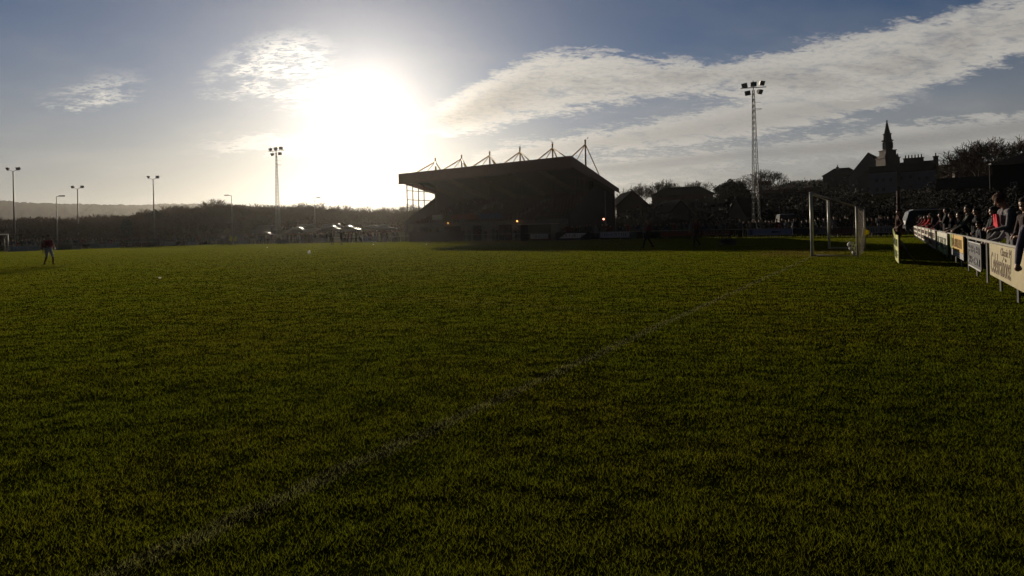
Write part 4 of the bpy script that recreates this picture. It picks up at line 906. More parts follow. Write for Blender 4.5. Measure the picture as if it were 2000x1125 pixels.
def woodland():
    """the dense bare wood behind the far end, read as one mass"""
    rng = random.Random(9); prof = [(-150, 428), (0, 426), (80, 424), (150, 426), (200, 417), (240, 421), (270, 422), (295, 409), (330, 408), (345, 402), (400, 402), (430, 402), (480, 400), (540, 401), (575, 402), (620, 404), (660, 408), (720, 412), (790, 410), (900, 410)]
    lo = tree_mesh(77, 9, 4, .7, .03, .2); base = []
    for sd2 in (77, 78, 79):
        tr, c = tree_mesh(sd2, 9, 4, .72, .035, .22); v = np.array(tr.v+c.v); f = [x for x in tr.f]+[tuple(i+len(tr.v) for i in x) for x in c.f]
        f = np.array([x for x in f if len(x) == 4]); base.append((v, f))
    V, Fc, off = [], [], 0; T = []; rr = np.random.default_rng(4)
    for (Y, dy) in ((128, 9), (138, 4), (150, 0), (165, 0), (182, -1)):
        px = -160
        while px < 900:
            top = np.interp(px, [a for a, b in prof], [b for a, b in prof])+dy+rng.uniform(-1, 7)
            x = X_at(px, Y, 5); H = P(px, top, Y).z+.3; v, f = base[rng.randrange(3)]; a = rng.random()*6.28; s = H/9; wx = s*rng.uniform(1.0, 1.5)
            w = np.stack([(v[:, 0]*math.cos(a)-v[:, 1]*math.sin(a))*wx+x, (v[:, 0]*math.sin(a)+v[:, 1]*math.cos(a))*wx+Y, v[:, 2]*s], -1); V.append(w); Fc.append(f+off); off += len(v)
            bl = [((x+rng.gauss(0, 1.4), Y+rng.gauss(0, 1.4), H*rng.uniform(.12, .74)), (2.0, 2.0, H*.20)) for _ in range(6)]; T.append(leaf_cloud(bl, 650, .38, rng.randrange(9999)))
            px += 12*150/Y*rng.uniform(.8, 1.2)
    V = np.vstack(V); Fc = np.vstack(Fc); T = np.concatenate(T); nT = len(T)
    me = bpy.data.meshes.new('woodland'); nv = len(V); me.vertices.add(nv+nT*3); me.vertices.foreach_set('co', np.concatenate([V.ravel(), T.ravel()])); nq = len(Fc)
    me.loops.add(nq*4+nT*3); me.loops.foreach_set('vertex_index', np.concatenate([Fc.ravel(), nv+np.arange(nT*3)])); me.polygons.add(nq+nT); me.polygons.foreach_set('loop_start', np.concatenate([np.arange(nq)*4, nq*4+np.arange(nT)*3])); me.update(calc_edges=True)
    me.materials.append(M_TWIG); o = bpy.data.objects.new('woodland', me); COL.objects.link(o); tag(o, 'dense brown winter wood beyond the far end of the ground', 'woodland', kind='stuff')
woodland()
def hillside_scrub():
    rng = random.Random(3); T = []; n = 0
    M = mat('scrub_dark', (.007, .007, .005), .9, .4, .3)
    for _ in range(2200):
        px = rng.uniform(1180, 2150); Y = rng.choice((rng.uniform(84, 200), rng.uniform(200, 520))); x = (px-1000)/F*Y; z = gh(x, Y); s = rng.uniform(1.4, 3.0)*(1+Y/400)
        hy = HY0-ROLL*(px-1000); top = hy-(z+s*1.5-CAMH)/Y*F
        lim = np.interp(px, [1180, 1290, 1480, 1540, 1600, 1645, 1700, 1830, 1850, 1900, 2000, 2150], [385, 388, 374, 350, 346, 374, 385, 384, 352, 332, 322, 320])
        if top < lim: continue
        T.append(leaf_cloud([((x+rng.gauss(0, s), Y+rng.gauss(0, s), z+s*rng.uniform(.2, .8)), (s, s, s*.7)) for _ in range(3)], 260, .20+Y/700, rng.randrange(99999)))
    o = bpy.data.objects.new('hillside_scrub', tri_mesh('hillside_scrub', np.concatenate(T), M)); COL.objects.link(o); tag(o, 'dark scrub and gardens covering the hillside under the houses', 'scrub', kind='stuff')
hillside_scrub()
def hedge(px0, px1, Y0, Y1, py, label, seed, thick=2.2):
    p, q = P(px0, py, Y0), P(px1, py, Y1); n = int((q-p).length/1.1); rng = random.Random(seed); bl = []
    for i in range(n+1):
        c = p.lerp(q, i/n); H = c.z-gh(c.x, c.y)
        for k in range(4): bl.append(((c.x+rng.gauss(0, .3), c.y+rng.gauss(0, .6), gh(c.x, c.y)+H*(.12+.23*k)+rng.uniform(-.2, .25)), (1.0, thick/2, H*.2)))
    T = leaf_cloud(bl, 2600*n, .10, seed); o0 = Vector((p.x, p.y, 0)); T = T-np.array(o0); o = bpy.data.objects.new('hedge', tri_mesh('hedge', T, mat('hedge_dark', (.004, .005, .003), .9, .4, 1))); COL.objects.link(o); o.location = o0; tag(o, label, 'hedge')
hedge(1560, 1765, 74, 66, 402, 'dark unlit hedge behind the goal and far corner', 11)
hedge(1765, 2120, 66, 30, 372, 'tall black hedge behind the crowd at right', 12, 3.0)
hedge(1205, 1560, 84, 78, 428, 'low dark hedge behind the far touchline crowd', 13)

# ------------------------------------------------------------------ people
def capsule(b, p0, p1, r0, r1, n=10):
    p0, p1 = Vector(p0), Vector(p1); d = p1-p0; L = d.length; d = d/L if L > 1e-6 else Vector((0, 0, 1)); u = d.orthogonal().normalized(); w = d.cross(u); rings = []
    for c, r, a0, a1 in ((p0, r0, -PI/2, 0), (p1, r1, 0, PI/2)):
        for k in range(4):
            a = a0+(a1-a0)*k/3; rings.append((c+d*(r*math.sin(a)), max(r*math.cos(a), r*.02)))
    vs = [c+u*(r*math.cos(2*PI*i/n))+w*(r*math.sin(2*PI*i/n)) for c, r in rings for i in range(n)]
    fs = [(j*n+i, j*n+(i+1) % n, (j+1)*n+(i+1) % n, (j+1)*n+i) for j in range(len(rings)-1) for i in range(n)]
    fs += [tuple(range(n-1, -1, -1)), tuple(range(len(rings)*n-n, len(rings)*n))]; b.add(vs, fs)
SKIN, TOP, LEGS, SHOES, EYES, TRIM = range(6)
def remeshed(name, caps, voxel, smooth=3):
    b = MB()
    for c in caps: capsule(b, c[0], c[1], c[2], c[3])
    me = bpy.data.meshes.new(name); me.from_pydata(b.v, [], b.f); me.update(); o = bpy.data.objects.new(name, me); COL.objects.link(o)
    m = o.modifiers.new('r', 'REMESH'); m.mode = 'VOXEL'; m.voxel_size = voxel; s = o.modifiers.new('s', 'SMOOTH'); s.iterations = smooth; s.factor = .5
    dg = bpy.context.evaluated_depsgraph_get(); out = bpy.data.meshes.new_from_object(o.evaluated_get(dg)); bpy.data.objects.remove(o); bpy.data.meshes.remove(me); out.name = name
    out.polygons.foreach_set('use_smooth', [True]*len(out.polygons)); return out
def color_faces(me, caps):
    n = len(me.polygons); C = np.empty(n*3); me.polygons.foreach_get('center', C); C = C.reshape(n, 3); best = np.full(n, 1e9); idx = np.zeros(n, int)
    for c in caps:
        p0, p1 = np.array(c[0]), np.array(c[1]); d = p1-p0; L2 = max(1e-9, d @ d); t = np.clip(((C-p0) @ d)/L2, 0, 1); dist = np.linalg.norm(C-(p0+t[:, None]*d), axis=1)-(c[2]+(c[3]-c[2])*t); k = dist < best; best[k] = dist[k]; idx[k] = c[4]
    me.polygons.foreach_set('material_index', idx.astype(np.int32))
def V3(*a): return Vector(a)
def figure(pose, detail=1, build=1.0, coat=False):
    """capsules of a 1.75 m person facing +y; returns (caps, hair caps, cap caps)"""
    P_ = dict(lean=0.0, head=(0.0, 0.0), hip=(0, 0, .93), feet=((-.10, 0), (.10, 0)), knee=.03, arms=None, lift=(0, 0), shorts=False); P_.update(pose)
    c = []; hip = V3(*P_['hip']); L = P_['lean']; tw = build
    up = V3(0, math.sin(L), math.cos(L)); fw = V3(0, math.cos(L), -math.sin(L)); sh = hip+up*.50; neck = hip+up*.55
    c += [(hip-up*.02, hip+up*.12, .135*tw, .13*tw, TOP if coat else LEGS), (hip+up*.13, hip+up*.30, .135*tw, .14*tw, TOP), (hip+up*.30, hip+up*.44, .145*tw, .11*tw, TOP)]
    for s in (-1, 1):
        c += [(hip+V3(s*.075*tw, 0, .02), hip+up*.18+V3(s*.06, 0, 0), .115*tw, .10*tw, TOP if coat else LEGS), (hip+up*.20+V3(s*.06, 0, 0), hip+up*.44+V3(s*.10, 0, 0), .105*tw, .085*tw, TOP), (hip+up*.47+V3(s*.03, 0, 0), sh+V3(s*.165*tw, 0, -.02), .07, .072*tw, TOP)]
    if coat: c += [(hip+V3(s*.07, 0, 0), hip+V3(s*.09, .01, -.20), .115*tw, .11*tw, TOP) for s in (-1, 1)]
    # legs
    for s, (fx, fy), lf in zip((-1, 1), P_['feet'], P_['lift']):
        h = hip+V3(s*.09, 0, -.02); an = V3(fx, fy, .085+lf); d = (an-h); kn = h+d*.49+V3(s*.01, P_['knee']+max(0, (.86-d.length))*.9+lf*.25, 0)
        c += [(h, kn, .092*tw, .062, LEGS)]
        if P_['shorts']: c += [(kn, kn.lerp(an, .12), .055, .055, SKIN), (kn.lerp(an, .16), kn.lerp(an, .4), .058, .055, TRIM), (kn.lerp(an, .4), an, .055, .038, TRIM)]
        else: c += [(kn, an, .060, .047, LEGS)]
        c += [(an+V3(0, -.03, -.045), an+V3(s*.012, .13, -.055), .042, .034, SHOES)]
    # arms
    arms = P_['arms'] or (((-.24, .00, 1.16), (-.25, .10, .92)), ((.24, .00, 1.16), (.25, .10, .92)))
    for s, (el, ha) in zip((-1, 1), arms):
        S = sh+V3(s*.185*tw, 0, -.03); el, ha = V3(*el), V3(*ha); d = (ha-el).normalized()
        # keep bone lengths human
        e2 = S+(el-S).normalized()*.285; h2 = e2+(ha-e2).normalized()*.25; d = (h2-e2).normalized()
        c += [(S, e2, .060*tw, .048, TOP), (e2, h2-d*.02, .050, .036, TOP), (h2-d*.01, h2+d*.05, .027, .033, SKIN)]
        side = d.cross(ZV); side = side.normalized() if side.length > .1 else V3(1, 0, 0)
        if detail > 1:
            down = side.cross(d).normalized(); down = -down if down.z > 0 else down; q = h2+d*.045
            for k, (o, l) in enumerate(((-.030, .064), (-.010, .074), (.010, .070), (.029, .056))):
                r0 = q+side*o*.9; r1 = r0+(d*.75+down*.25)*l*.55; r2 = r1+(d*.35+down*.85)*l*.5; c += [(r0, r1, .0105, .0098, SKIN), (r1, r2, .0098, .0085, SKIN)]
            t0 = h2+d*.015-side*s*.02; t1 = t0-side*s*.026+d*.035; c += [(t0, t1, .013, .0115, SKIN), (t1, t1+d*.028+down*.012, .0115, .0095, SKIN)]
        else: c += [(h2+d*.05, h2+d*.12, .032, .022, SKIN), (h2+d*.02-side*s*.02, h2+d*.07-side*s*.045, .014, .011, SKIN)]
    # head
    hl, hy_ = P_['head']; Lh = L*.35+hl; hu = V3(0, math.sin(Lh), math.cos(Lh)); R = Matrix.Rotation(hy_, 3, 'Z'); hc = neck+hu*.15+up*.01
    def q(x, y, z): return hc+(R @ V3(x, y*math.cos(Lh)+z*math.sin(Lh), -y*math.sin(Lh)+z*math.cos(Lh)))
    c += [(neck-up*.04, q(0, -.01, -.07), .056, .052, SKIN), (neck-up*.05+V3(0, -.005, 0), neck-up*.01, .072, .062, TOP)]
    c += [(q(0, -.025, .035), q(0, .018, .04), .082, .074, SKIN), (q(-.02, .03, -.045), q(.02, .03, -.045), .050, .050, SKIN), (q(0, .045, -.078), q(0, .058, -.075), .034, .026, SKIN),
          (q(-.03, .055, .005), q(.03, .055, .005), .030, .030, SKIN), (q(0, .086, .012), q(0, .104, -.020), .010, .014, SKIN), (q(-.022, .078, -.052), q(.022, .078, -.052), .010, .010, SKIN)]
    for s in (-1, 1):
        c += [(q(s*.076, -.005, .010), q(s*.080, -.010, -.018), .013, .010, SKIN), (q(s*.014, .080, .040), q(s*.046, .070, .040), .009, .008, SKIN)]
        c += [(q(s*.030, .082, .018), q(s*.032, .082, .018), .0105, .0105, EYES)]
    hair = [(q(0, -.035, .058), q(0, .012, .070), .086, .078), (q(0, -.050, .02), q(0, -.050, -.03), .072, .058), (q(-.05, -.01, .045), q(-.05, -.02, .02), .036, .030), (q(.05, -.01, .045), q(.05, -.02, .02), .036, .030)]
    longh = hair+[(q(-.06, -.02, .0), q(-.07, -.02, -.13), .034, .026), (q(.06, -.02, .0), q(.07, -.02, -.13), .034, .026), (q(0, -.06, .0), q(0, -.07, -.15), .07, .05)]
    hat = [(q(0, -.028, .066), q(0, .012, .074), .092, .086), (q(-.04, 0, .045), q(.04, 0, .045), .078, .078), (q(0, -.03, .15), q(0, -.03, .16), .02, .02)]
    capp = [(q(0, -.026, .066), q(0, .010, .076), .090, .084), (q(-.03, .10, .058), q(.03, .10, .058), .016, .016), (q(-.025, .125, .052), q(.025, .125, .052), .012, .012)]
    return c, {'hair': hair, 'long_hair': longh, 'woolly_hat': hat, 'peaked_cap': capp}
ARM = lambda *a: a
POSES = {
    'stand': dict(),
    'pockets': dict(arms=(((-.30, -.06, 1.17), (-.17, .10, .98)), ((.30, -.06, 1.17), (.17, .10, .98)))),
    'folded': dict(arms=(((-.25, .10, 1.17), (.06, .20, 1.20)), ((.25, .10, 1.17), (-.06, .22, 1.17)))),
    'lean': dict(lean=.42, hip=(0, -.16, .90), feet=((-.13, -.18), (.12, -.12)), arms=(((-.26, .26, 1.02), (-.14, .44, .93)), ((.26, .26, 1.02), (.14, .44, .93))), head=(-.25, 0)),
    'lean_low': dict(lean=.62, hip=(0, -.28, .88), feet=((-.13, -.30), (.14, -.16)), arms=(((-.28, .22, .96), (-.05, .42, .92)), ((.28, .22, .96), (.08, .42, .92))), head=(-.35, .5)),
    'clasp': dict(lean=.14, arms=(((-.27, .10, 1.14), (-.03, .26, 1.06)), ((.27, .10, 1.14), (.03, .27, 1.07))), head=(.05, .4)),
    'walk': dict(feet=((-.08, .26), (.09, -.30)), lift=(0, .05), hip=(0, 0, .88), knee=.05, arms=(((-.25, -.12, 1.15), (-.24, -.08, .92)), ((.25, .12, 1.15), (.22, .28, .97))), lean=.06),
    'walk_shorts': dict(feet=((-.09, .22), (.09, -.20)), lift=(0, .02), hip=(0, 0, .89), knee=.05, arms=(((-.27, .0, 1.12), (-.22, .16, .97)), ((.27, .0, 1.12), (.20, .18, 1.0))), head=(.25, 0), shorts=True),
    'stride': dict(feet=((-.12, .34), (.12, -.28)), lift=(0, .03), hip=(0, 0, .86), knee=.02, arms=(((-.28, .08, 1.14), (-.18, .26, 1.10)), ((.30, -.08, 1.14), (.30, .02, .92))), lean=.05),
    'seated': dict(hip=(0, -.2, .50), feet=((-.12, .30), (.12, .28)), knee=.32, arms=(((-.24, .02, .76), (-.12, .22, .62)), ((.24, .02, .76), (.12, .22, .62))), lean=.1, lift=(0, 0)),
    'hunched': dict(lean=.3, hip=(0, -.05, .90), feet=((-.16, -.05), (.15, .02)), arms=(((-.26, .16, 1.08), (-.12, .34, 1.02)), ((.26, .16, 1.08), (.10, .33, 1.05))), head=(.35, -.3)),
}
BODY = {}
def body_mesh(pose, detail, coat, build=1.0):
    key = (pose, detail, coat, build)
    if key not in BODY:
        caps, hd = figure(POSES[pose], detail, build, coat); vox = {0: .030, 1: .020, 2: .0085}[detail]
        me = remeshed('body', caps, vox, 2 if detail < 2 else 3); color_faces(me, caps)
        for i in range(6): me.materials.append(None)
        BODY[key] = (me, {}, hd)
    return BODY[key]
def head_mesh(pose, detail, coat, build, kind):
    me, d, hd = body_mesh(pose, detail, coat, build)
    if kind not in d: d[kind] = remeshed(kind, [tuple(c) for c in hd[kind]], .02 if detail < 2 else .010, 2); d[kind].materials.append(None)
    return d[kind]
def cloth(c): return mat('cloth_%03d_%03d_%03d' % tuple(int(x*999) for x in c), c, .85, .3, 16, bump=.6, spec=.12)
SK = mat('skin', (.34, .19, .13), .5, .08, 20, spec=.35); EYE = mat('eye_dark', (.02, .018, .016), .3)
def person(loc, face, label, pose='stand', top=(.03, .03, .04), legs=(.02, .02, .028), shoes=(.015, .015, .015), trim=(.05, .02, .02), hairk='hair', hairc=(.03, .02, .015), H=1.75, detail=0, coat=False, build=1.0, group=None):
    me, _, _ = body_mesh(pose, detail, coat, build); t = thing('person', label, 'person', loc, group, face-PI/2); s = H/1.75; t.scale = (s, s, s)
    o = bpy.data.objects.new('body', me); COL.objects.link(o); o.parent = t
    for sl, m in zip(o.material_slots, (SK, cloth(top), cloth(legs), cloth(shoes), EYE, cloth(trim))): sl.link = 'OBJECT'; sl.material = m
    h = bpy.data.objects.new(hairk, head_mesh(pose, detail, coat, build, hairk)); COL.objects.link(h); h.parent = t; h.material_slots[0].link = 'OBJECT'; h.material_slots[0].material = cloth(hairc)
    return t
def on_ground(px, py): q = G(px, py); q.z = gh(q.x, q.y); return q
FACE_CAM = lambda p: math.atan2(-p.y, -p.x)
INP = math.atan2(TB.y, TB.x)        # facing into the pitch from the near goal end
# players, officials and staff on the grass
p = on_ground(95, 517); person(p, math.radians(-15), 'player in dark red shirt and pale shorts walking alone at far left', 'walk_shorts', (.22, .02, .028), (.55, .53, .60), (.03, .015, .012), (.07, .012, .014), 'hair', (.02, .015, .012), 1.72, 1)
p = on_ground(86.5, 495.5); person(p, math.radians(-80), 'dark-clothed person standing just behind the walking player', 'stand', (.015, .02, .018), (.012, .012, .014), H=1.75)
p = on_ground(1267, 484); person(p, math.radians(175), 'stocky official in dark red top striding left in front of the red boards', 'stride', (.09, .015, .015), (.02, .012, .012), hairc=(.08, .04, .03), H=1.83, detail=1, build=1.15)
p = on_ground(1361, 481); person(p, math.radians(200), 'thin official in dark red jacket with white collar walking left', 'walk', (.07, .014, .014), (.015, .012, .012), hairc=(.05, .03, .02), H=1.8, detail=1)
t = person(on_ground(1757, 489), math.radians(160), 'steward in dark red-brown coat standing by the yellow-green board', 'pockets', (.06, .018, .015), (.02, .012, .012), hairc=(.05, .035, .03), H=1.78, detail=1, coat=True)
p = on_ground(649, 479.5); person(p, math.radians(100), 'left one of the two dark men standing on the far touchline', 'pockets', (.02, .02, .018), (.015, .015, .015), H=1.9, coat=True)
p = on_ground(667, 478.5); person(p, math.radians(60), 'right one of the two dark men standing on the far touchline', 'stand', (.025, .025, .02), (.02, .02, .018), H=1.85)
p = on_ground(435, 480); person(p, math.radians(-60), 'steward in a white bib at the left end of the bright-jacket group', 'folded', (.75, .75, .66), (.02, .02, .02), H=1.78, coat=False)
p = on_ground(451, 479.5); person(p, math.radians(-100), 'steward in a yellow jacket in the middle of the bright-jacket group', 'stand', (.55, .58, .06), (.02, .02, .02), H=1.75, coat=True)
p = on_ground(460, 479); person(p, math.radians(-120), 'steward in a paler yellow jacket at the right of the bright-jacket group', 'pockets', (.50, .54, .16), (.02, .02, .02), H=1.72, coat=True)
rng = random.Random(21)
DK = [((.02, .02, .026), 'black'), ((.02, .026, .05), 'navy'), ((.05, .045, .04), 'brown'), ((.07, .07, .075), 'grey'), ((.09, .018, .018), 'dark red'), ((.03, .045, .03), 'dark green'), ((.14, .14, .14), 'pale grey')]
HK = ['hair', 'hair', 'woolly_hat', 'peaked_cap', 'long_hair']; HN = {'hair': 'bare-headed', 'woolly_hat': 'hatted', 'peaked_cap': 'capped', 'long_hair': 'long-haired'}
ORD = ['first', 'second', 'third', 'fourth', 'fifth', 'sixth', 'seventh', 'eighth', 'ninth', 'tenth', 'eleventh', 'twelfth', 'thirteenth', 'fourteenth', 'fifteenth', 'sixteenth', 'seventeenth', 'eighteenth', 'nineteenth', 'twentieth']
def crowd(spots, grp, where, face, poses=('stand', 'pockets', 'folded', 'lean', 'clasp', 'hunched')):
    """spots: world points in order from left to right in the photo"""
    for i, q in enumerate(spots):
        c, cn = rng.choice(DK); hk = rng.choice(HK); pose = rng.choice(poses); hc = rng.choice(((.02, .015, .012), (.05, .035, .02), (.10, .09, .08), (.025, .02, .02)))
        person(q, face+rng.uniform(-.5, .5), 'person in %s, %s from left %s' % (cn, ORD[i] if i < 20 else 'twenty-'+ORD[i-20], where), pose, c, rng.choice(((.02, .02, .025), (.025, .03, .05), (.03, .03, .03))), hairk=hk, hairc=hc, H=rng.uniform(1.58, 1.86), coat=True, group=grp)
def along(line, x0, x1, n, off, jit=.35):
    r = []
    for i in range(n):
        px = x0+(x1-x0)*(i+.5+rng.uniform(-jit, jit))/n; k = (px-1000)/F; o = off+rng.choice((0, 0, .7, 1.3))
        if line == 'touch': A0 = 57.0+o; q = AB(A0, (A0*GA.x-k*A0*GA.y)/(-TB.x+k*TB.y))
        else: B0 = 106.0+o; q = AB((k*B0*TB.y-B0*TB.x)/(GA.x-k*GA.y), B0)
        q.z = gh(q.x, q.y); r.append(q)
    return r
FT = math.atan2(-GA.y, -GA.x); FE = math.atan2(-TB.y, -TB.x)
crowd(along('end', 22, 84, 8, .7), 'spectators behind the far end fence', 'behind the blue board by the distant goal', FE)
crowd(along('end', 104, 172, 9, .7), 'spectators behind the far end fence', 'between the blue and turquoise boards', FE)
crowd(along('end', 176, 240, 7, .7), 'spectators behind the far end fence', 'behind the long turquoise board', FE)
crowd(along('end', 244, 314, 13, .7), 'spectators behind the far end fence', 'left of the two small white boards', FE)
crowd(along('end', 316, 424, 14, .7), 'spectators behind the far end fence', 'from the small white boards to the stewards', FE)
crowd(along('touch', 466, 540, 11, .7), 'spectators along the far touchline', 'behind the fence right of the bright-jacketed stewards', FT)
crowd(along('touch', 486, 536, 9, -1.2), 'huddles of dark figures on the far touchline', 'in the touchline huddle right of the stewards', FT)
crowd(along('touch', 556, 612, 11, -1.4), 'huddles of dark figures on the far touchline', 'in the second huddle in front of the fence', FT)
crowd(along('touch', 542, 640, 14, .7), 'spectators along the far touchline', 'behind the second huddle on the touchline', FT)
crowd(along('touch', 672, 780, 17, .7), 'spectators along the far touchline', 'between the two dark men and stand', FT)
crowd(along('touch', 800, 910, 9, .7), 'spectators in front of the stand', 'behind the brown hoarding under the stand', FT)
crowd(along('touch', 915, 1020, 10, .7), 'spectators in front of the stand', 'under the middle of the stand', FT)
crowd(along('touch', 1090, 1200, 11, .7), 'spectators in front of the stand', 'behind the slanted white board', FT)
crowd(along('touch', 1204, 1296, 9, .7), 'spectators right of the stand', 'between the stand and the red boards', FT)
crowd(along('touch', 1300, 1440, 18, .7), 'spectators right of the stand', 'behind the red boards', FT)
crowd(along('touch', 1445, 1560, 17, .7), 'spectators right of the stand', 'behind the pale blue banner board', FT)
crowd(along('touch', 1564, 1690, 15, .7), 'spectators behind the goal corner', 'seen through the near goal', FT)
crowd(along('touch', 1694, 1748, 8, .7), 'spectators behind the goal corner', 'behind the board right of the goal', FT)
seats = []
for i in range(11):
    for k in range(3 if i % 2 else 2):
        seats.append(SS(1.5+rng.uniform(0, 25.5), 1.2+i*1.1+.72, 2.3+i*.36))
seats.sort(key=lambda v: v.x/v.y); seats = seats[:20]+seats[20:]
half = len(seats)//2
crowd(seats[:half], 'people seated in the stand', 'seated in the left of the stand', FT, ('seated',)); crowd(seats[half:], 'people seated in the stand', 'seated in the right of the stand', FT, ('seated',))
# the near crowd leaning on the goal-end fence, right-hand edge of the photo
GN = 'spectators leaning along the near fence'
def near(px, Bo, label, dz=0, **kw):
    k = (px-1000)/F; a = (.83*Bo+.558*Bo*k)/(.83*k-.558); q = AB(a, -Bo); q.z = gh(q.x, q.y)+dz; kw.setdefault('detail', 2 if a < 27 else 1); fc = kw.pop('turn', 0)
    return person(q, INP+fc, label, group=GN, **kw)
near(2016, 1.92, 'spectator with ruddy face at the very right edge above the cream board', pose='clasp', top=(.04, .025, .025), hairc=(.03, .02, .02), H=1.62, turn=.3)
near(1979, 2.0, 'person with reddish-brown hair and a pink-red scarf over the cream board', pose='hunched', top=(.13, .12, .13), legs=(.03, .03, .04), hairk='woolly_hat', hairc=(.10, .055, .035), H=1.82, coat=True, turn=.2, build=1.1)
near(1962, 1.95, 'spectator in pale jacket bent over the left end of the cream board', pose='lean_low', top=(.20, .19, .20), legs=(.03, .03, .03), hairc=(.05, .03, .02), H=1.5, turn=.2)
near(1941, 2.05, 'big dark-coated person with thick dark hair between cream and navy boards', pose='folded', top=(.02, .02, .028), hairc=(.05, .042, .045), hairk='long_hair', H=1.56, coat=True, build=1.15)
near(1918, 1.95, 'small child with a pale face peering over the navy board', pose='clasp', top=(.05, .05, .06), hairc=(.03, .02, .02), H=1.22, turn=.2)
near(1908, 2.05, 'tall spectator in black coat standing behind the child', pose='pockets', top=(.012, .012, .016), hairc=(.02, .02, .02), H=1.60, coat=True)
near(1896, 2.0, 'stooping man in a grey-green anorak by the orange-yellow board', pose='lean', top=(.06, .065, .055), hairc=(.04, .035, .03), H=1.78, coat=True)
near(1876, 1.95, 'spectator in black leaning over the orange-yellow board', pose='lean_low', top=(.02, .015, .02), hairc=(.03, .025, .02), H=1.68, coat=True)
near(1863, 2.0, 'dark figure holding something bright above the orange-yellow board', pose='clasp', top=(.015, .015, .02), hairc=(.02, .02, .02), H=1.55, coat=True)
near(1849, 2.0, 'man with a lit forehead in a black coat behind the cream and green board', pose='folded', top=(.015, .015, .018), hairc=(.06, .05, .05), H=1.80, coat=True)
near(1840, 2.0, 'red-faced person in dark red over the cream and green board', pose='lean', top=(.07, .02, .03), hairc=(.05, .02, .02), H=1.68)
near(1827, 2.0, 'person with a halo of curly hair behind the tall cream board', pose='hunched', top=(.06, .03, .03), hairk='long_hair', hairc=(.10, .08, .07), H=1.72)
near(1816, 1.95, 'spectator in a bright red anorak bending over the narrow boards', pose='lean_low', top=(.48, .02, .02), hairc=(.03, .02, .02), H=1.75, coat=True, build=1.15)
near(1809, 2.0, 'spectator in a second red jacket just left of the bright red anorak', pose='lean', top=(.38, .02, .02), hairc=(.10, .09, .08), H=1.66, coat=True)
near(1802, 2.0, 'spectator in dull red fleece among the farther boards', pose='lean_low', top=(.22, .02, .02), hairc=(.03, .02, .02), H=1.7, coat=True)
near(1797, 2.0, 'grey-haired spectator in dark coat among the farther boards', pose='folded', top=(.05, .02, .02), hairc=(.20, .19, .18), H=1.7)
near(1791, 2.0, 'spectator in maroon coat near the end of the near fence', pose='stand', top=(.12, .02, .02), hairc=(.05, .04, .03), H=1.65)
near(1786, 2.0, 'pale-haired spectator near the end of the near fence', pose='lean', top=(.05, .04, .04), hairc=(.18, .16, .14), H=1.7)
near(1781, 2.0, 'small spectator in red at the end of the near fence', pose='clasp', top=(.25, .02, .02), hairc=(.03, .02, .02), H=1.5)
near(1776, 2.0, 'spectator in a bright red coat at the corner end of the near fence', pose='stand', top=(.42, .02, .02), hairc=(.03, .03, .03), H=1.72, coat=True)
# child in front of the fence, cut by the right edge
q = G(2040, 640); q.z = gh(q.x, q.y); person(q, INP+1.2, 'youngster in patterned sleeves and jeans standing before the cream board at right edge', 'stand', (.11, .10, .14), (.05, .05, .08), (.30, .28, .28), hairc=(.03, .02, .015), H=1.45, detail=2)
# the scarf
k = (1979-1000)/F; a = (.83*2+.558*2*k)/(.83*k-.558); hd = AB(a, -2.0); dirv = Vector((math.cos(INP+.2), math.sin(INP+.2), 0)); sd2 = Vector((-dirv.y, dirv.x, 0))
b = MB()
for s in (-1, 1): b.hexa([hd+dirv*d+sd2*(s*.05+w)+ZV*z for d, w, z in ((.25, -.045, 1.14-s*.03), (.24, .04, 1.13), (.275, .04, 1.13), (.285, -.045, 1.14-s*.03), (.25, -.015, 1.38), (.25, .018, 1.39), (.29, .018, 1.39), (.29, -.015, 1.38))])
o = b.build('scarf', cloth((.62, .05, .07)), None, origin=hd+dirv*.25+ZV*1.25); tag(o, 'pink-red scarf hanging from the neck of the person over the cream board', 'scarf')
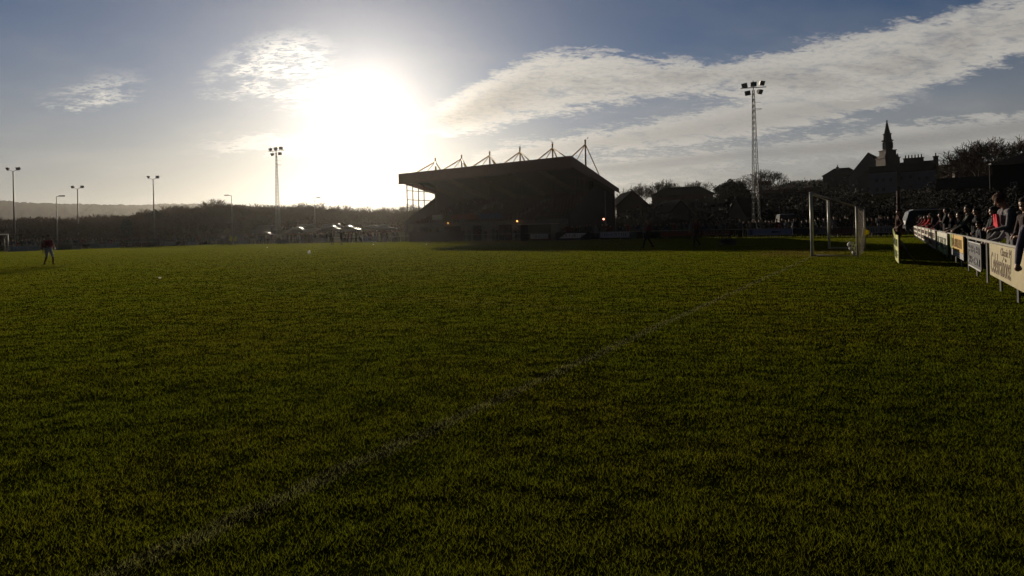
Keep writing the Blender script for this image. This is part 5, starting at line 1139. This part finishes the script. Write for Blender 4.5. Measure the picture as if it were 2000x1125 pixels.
# litter and kit on the grass
def litter(px, py, s, label):
    q = G(px, py); q.z = gh(q.x, q.y)+.035; b = MB(); r_ = random.Random(int(px)); pts = [q+Vector((math.cos(i*1.05)*s*r_.uniform(.6, 1.2), math.sin(i*1.05)*s*r_.uniform(.6, 1.2), r_.uniform(0, s*.7))) for i in range(6)]; c = q+ZV*s*.5
    b.add(pts+[c, q-ZV*.02], [(i, (i+1) % 6, 6) for i in range(6)]+[((i+1) % 6, i, 7) for i in range(6)]); o = b.build('paper_scrap', mat('paper_white', (.7, .7, .68), .7), None, origin=q); tag(o, label, 'litter', 'paper scraps on the grass')
for px, py, s, lb in ((312, 545, .06, 'crumpled white scrap of paper at left on the grass'), (522, 484, .11, 'small white scrap near the far huddle'), (833, 478, .10, 'white scrap on the grass near the left foot of the stand'), (1116, 583, .03, 'tiny pale scrap near the middle of the grass'), (729, 478.5, .10, 'white scrap near the touchline left of the stand')): litter(px, py, s, lb)
q = G(1682, 487); b = MB(); tp = q+Vector((.12, 0, 1.0)); b.tube(q-ZV*.05, tp, .018, n=7); fl = thing('corner_flag', 'small yellow flag on a leaning stick right of the goal net', 'flag', q); b.build('stick', mat('stick_pale', (.4, .38, .2), .6), fl)
b = MB(); n = 6
pts = [tp-ZV*(.02+.38*j)+Vector((.28*i/n, .03*math.sin(i*1.6+j), -.10*i/n*(1 if j == 0 else -1.2))) for j in range(2) for i in range(n+1)]
b.add(pts+[v+Vector((0, .006, 0)) for v in pts], [(i, i+1, n+2+i, n+1+i) for i in range(n)]+[(2*n+2+n+1+i, 2*n+2+n+2+i, 2*n+3+i, 2*n+2+i) for i in range(n)]); b.build('cloth', mat('flag_yellow', (.6, .52, .05), .7, trans=.4), fl)
# kit bag on the far shadowed grass
q = on_ground(1423, 479); b = MB(); b.tube(q+Vector((-.45, 0, .22)), q+Vector((.45, 0, .22)), .2, .2, 12); b.tube(q+Vector((-.2, 0, .40)), q+Vector((.02, 0, .62)), .02, n=5); b.tube(q+Vector((.25, 0, .40)), q+Vector((.02, 0, .62)), .02, n=5)
o = b.build('kit_bag', cloth((.02, .025, .025)), None, True, origin=q); tag(o, 'dark kit bag left on the shadowed grass before the banner board', 'bag')

# ------------------------------------------------------------------ haze in the air
def build_haze():
    b = MB(); b.box((0, 0, 72), (4200, 4200, 150)); m = bpy.data.materials.new('haze_air'); m.use_nodes = True; nt = m.node_tree; nt.nodes.clear(); N = NT(nt)
    out = N.n('ShaderNodeOutputMaterial'); v = N.n('ShaderNodeVolumePrincipled'); N.L.new(v.outputs[0], out.inputs['Volume'])
    v.inputs['Color'].default_value = (.93, .90, .86, 1); v.inputs['Density'].default_value = HAZE; v.inputs['Anisotropy'].default_value = .78
    o = b.build('haze', m, None, origin=(0, 0, 72)); o['kind'] = 'stuff'; tag(o, 'thin bright haze in the air towards the low sun', 'haze')
HAZE = 0.000085
build_haze()
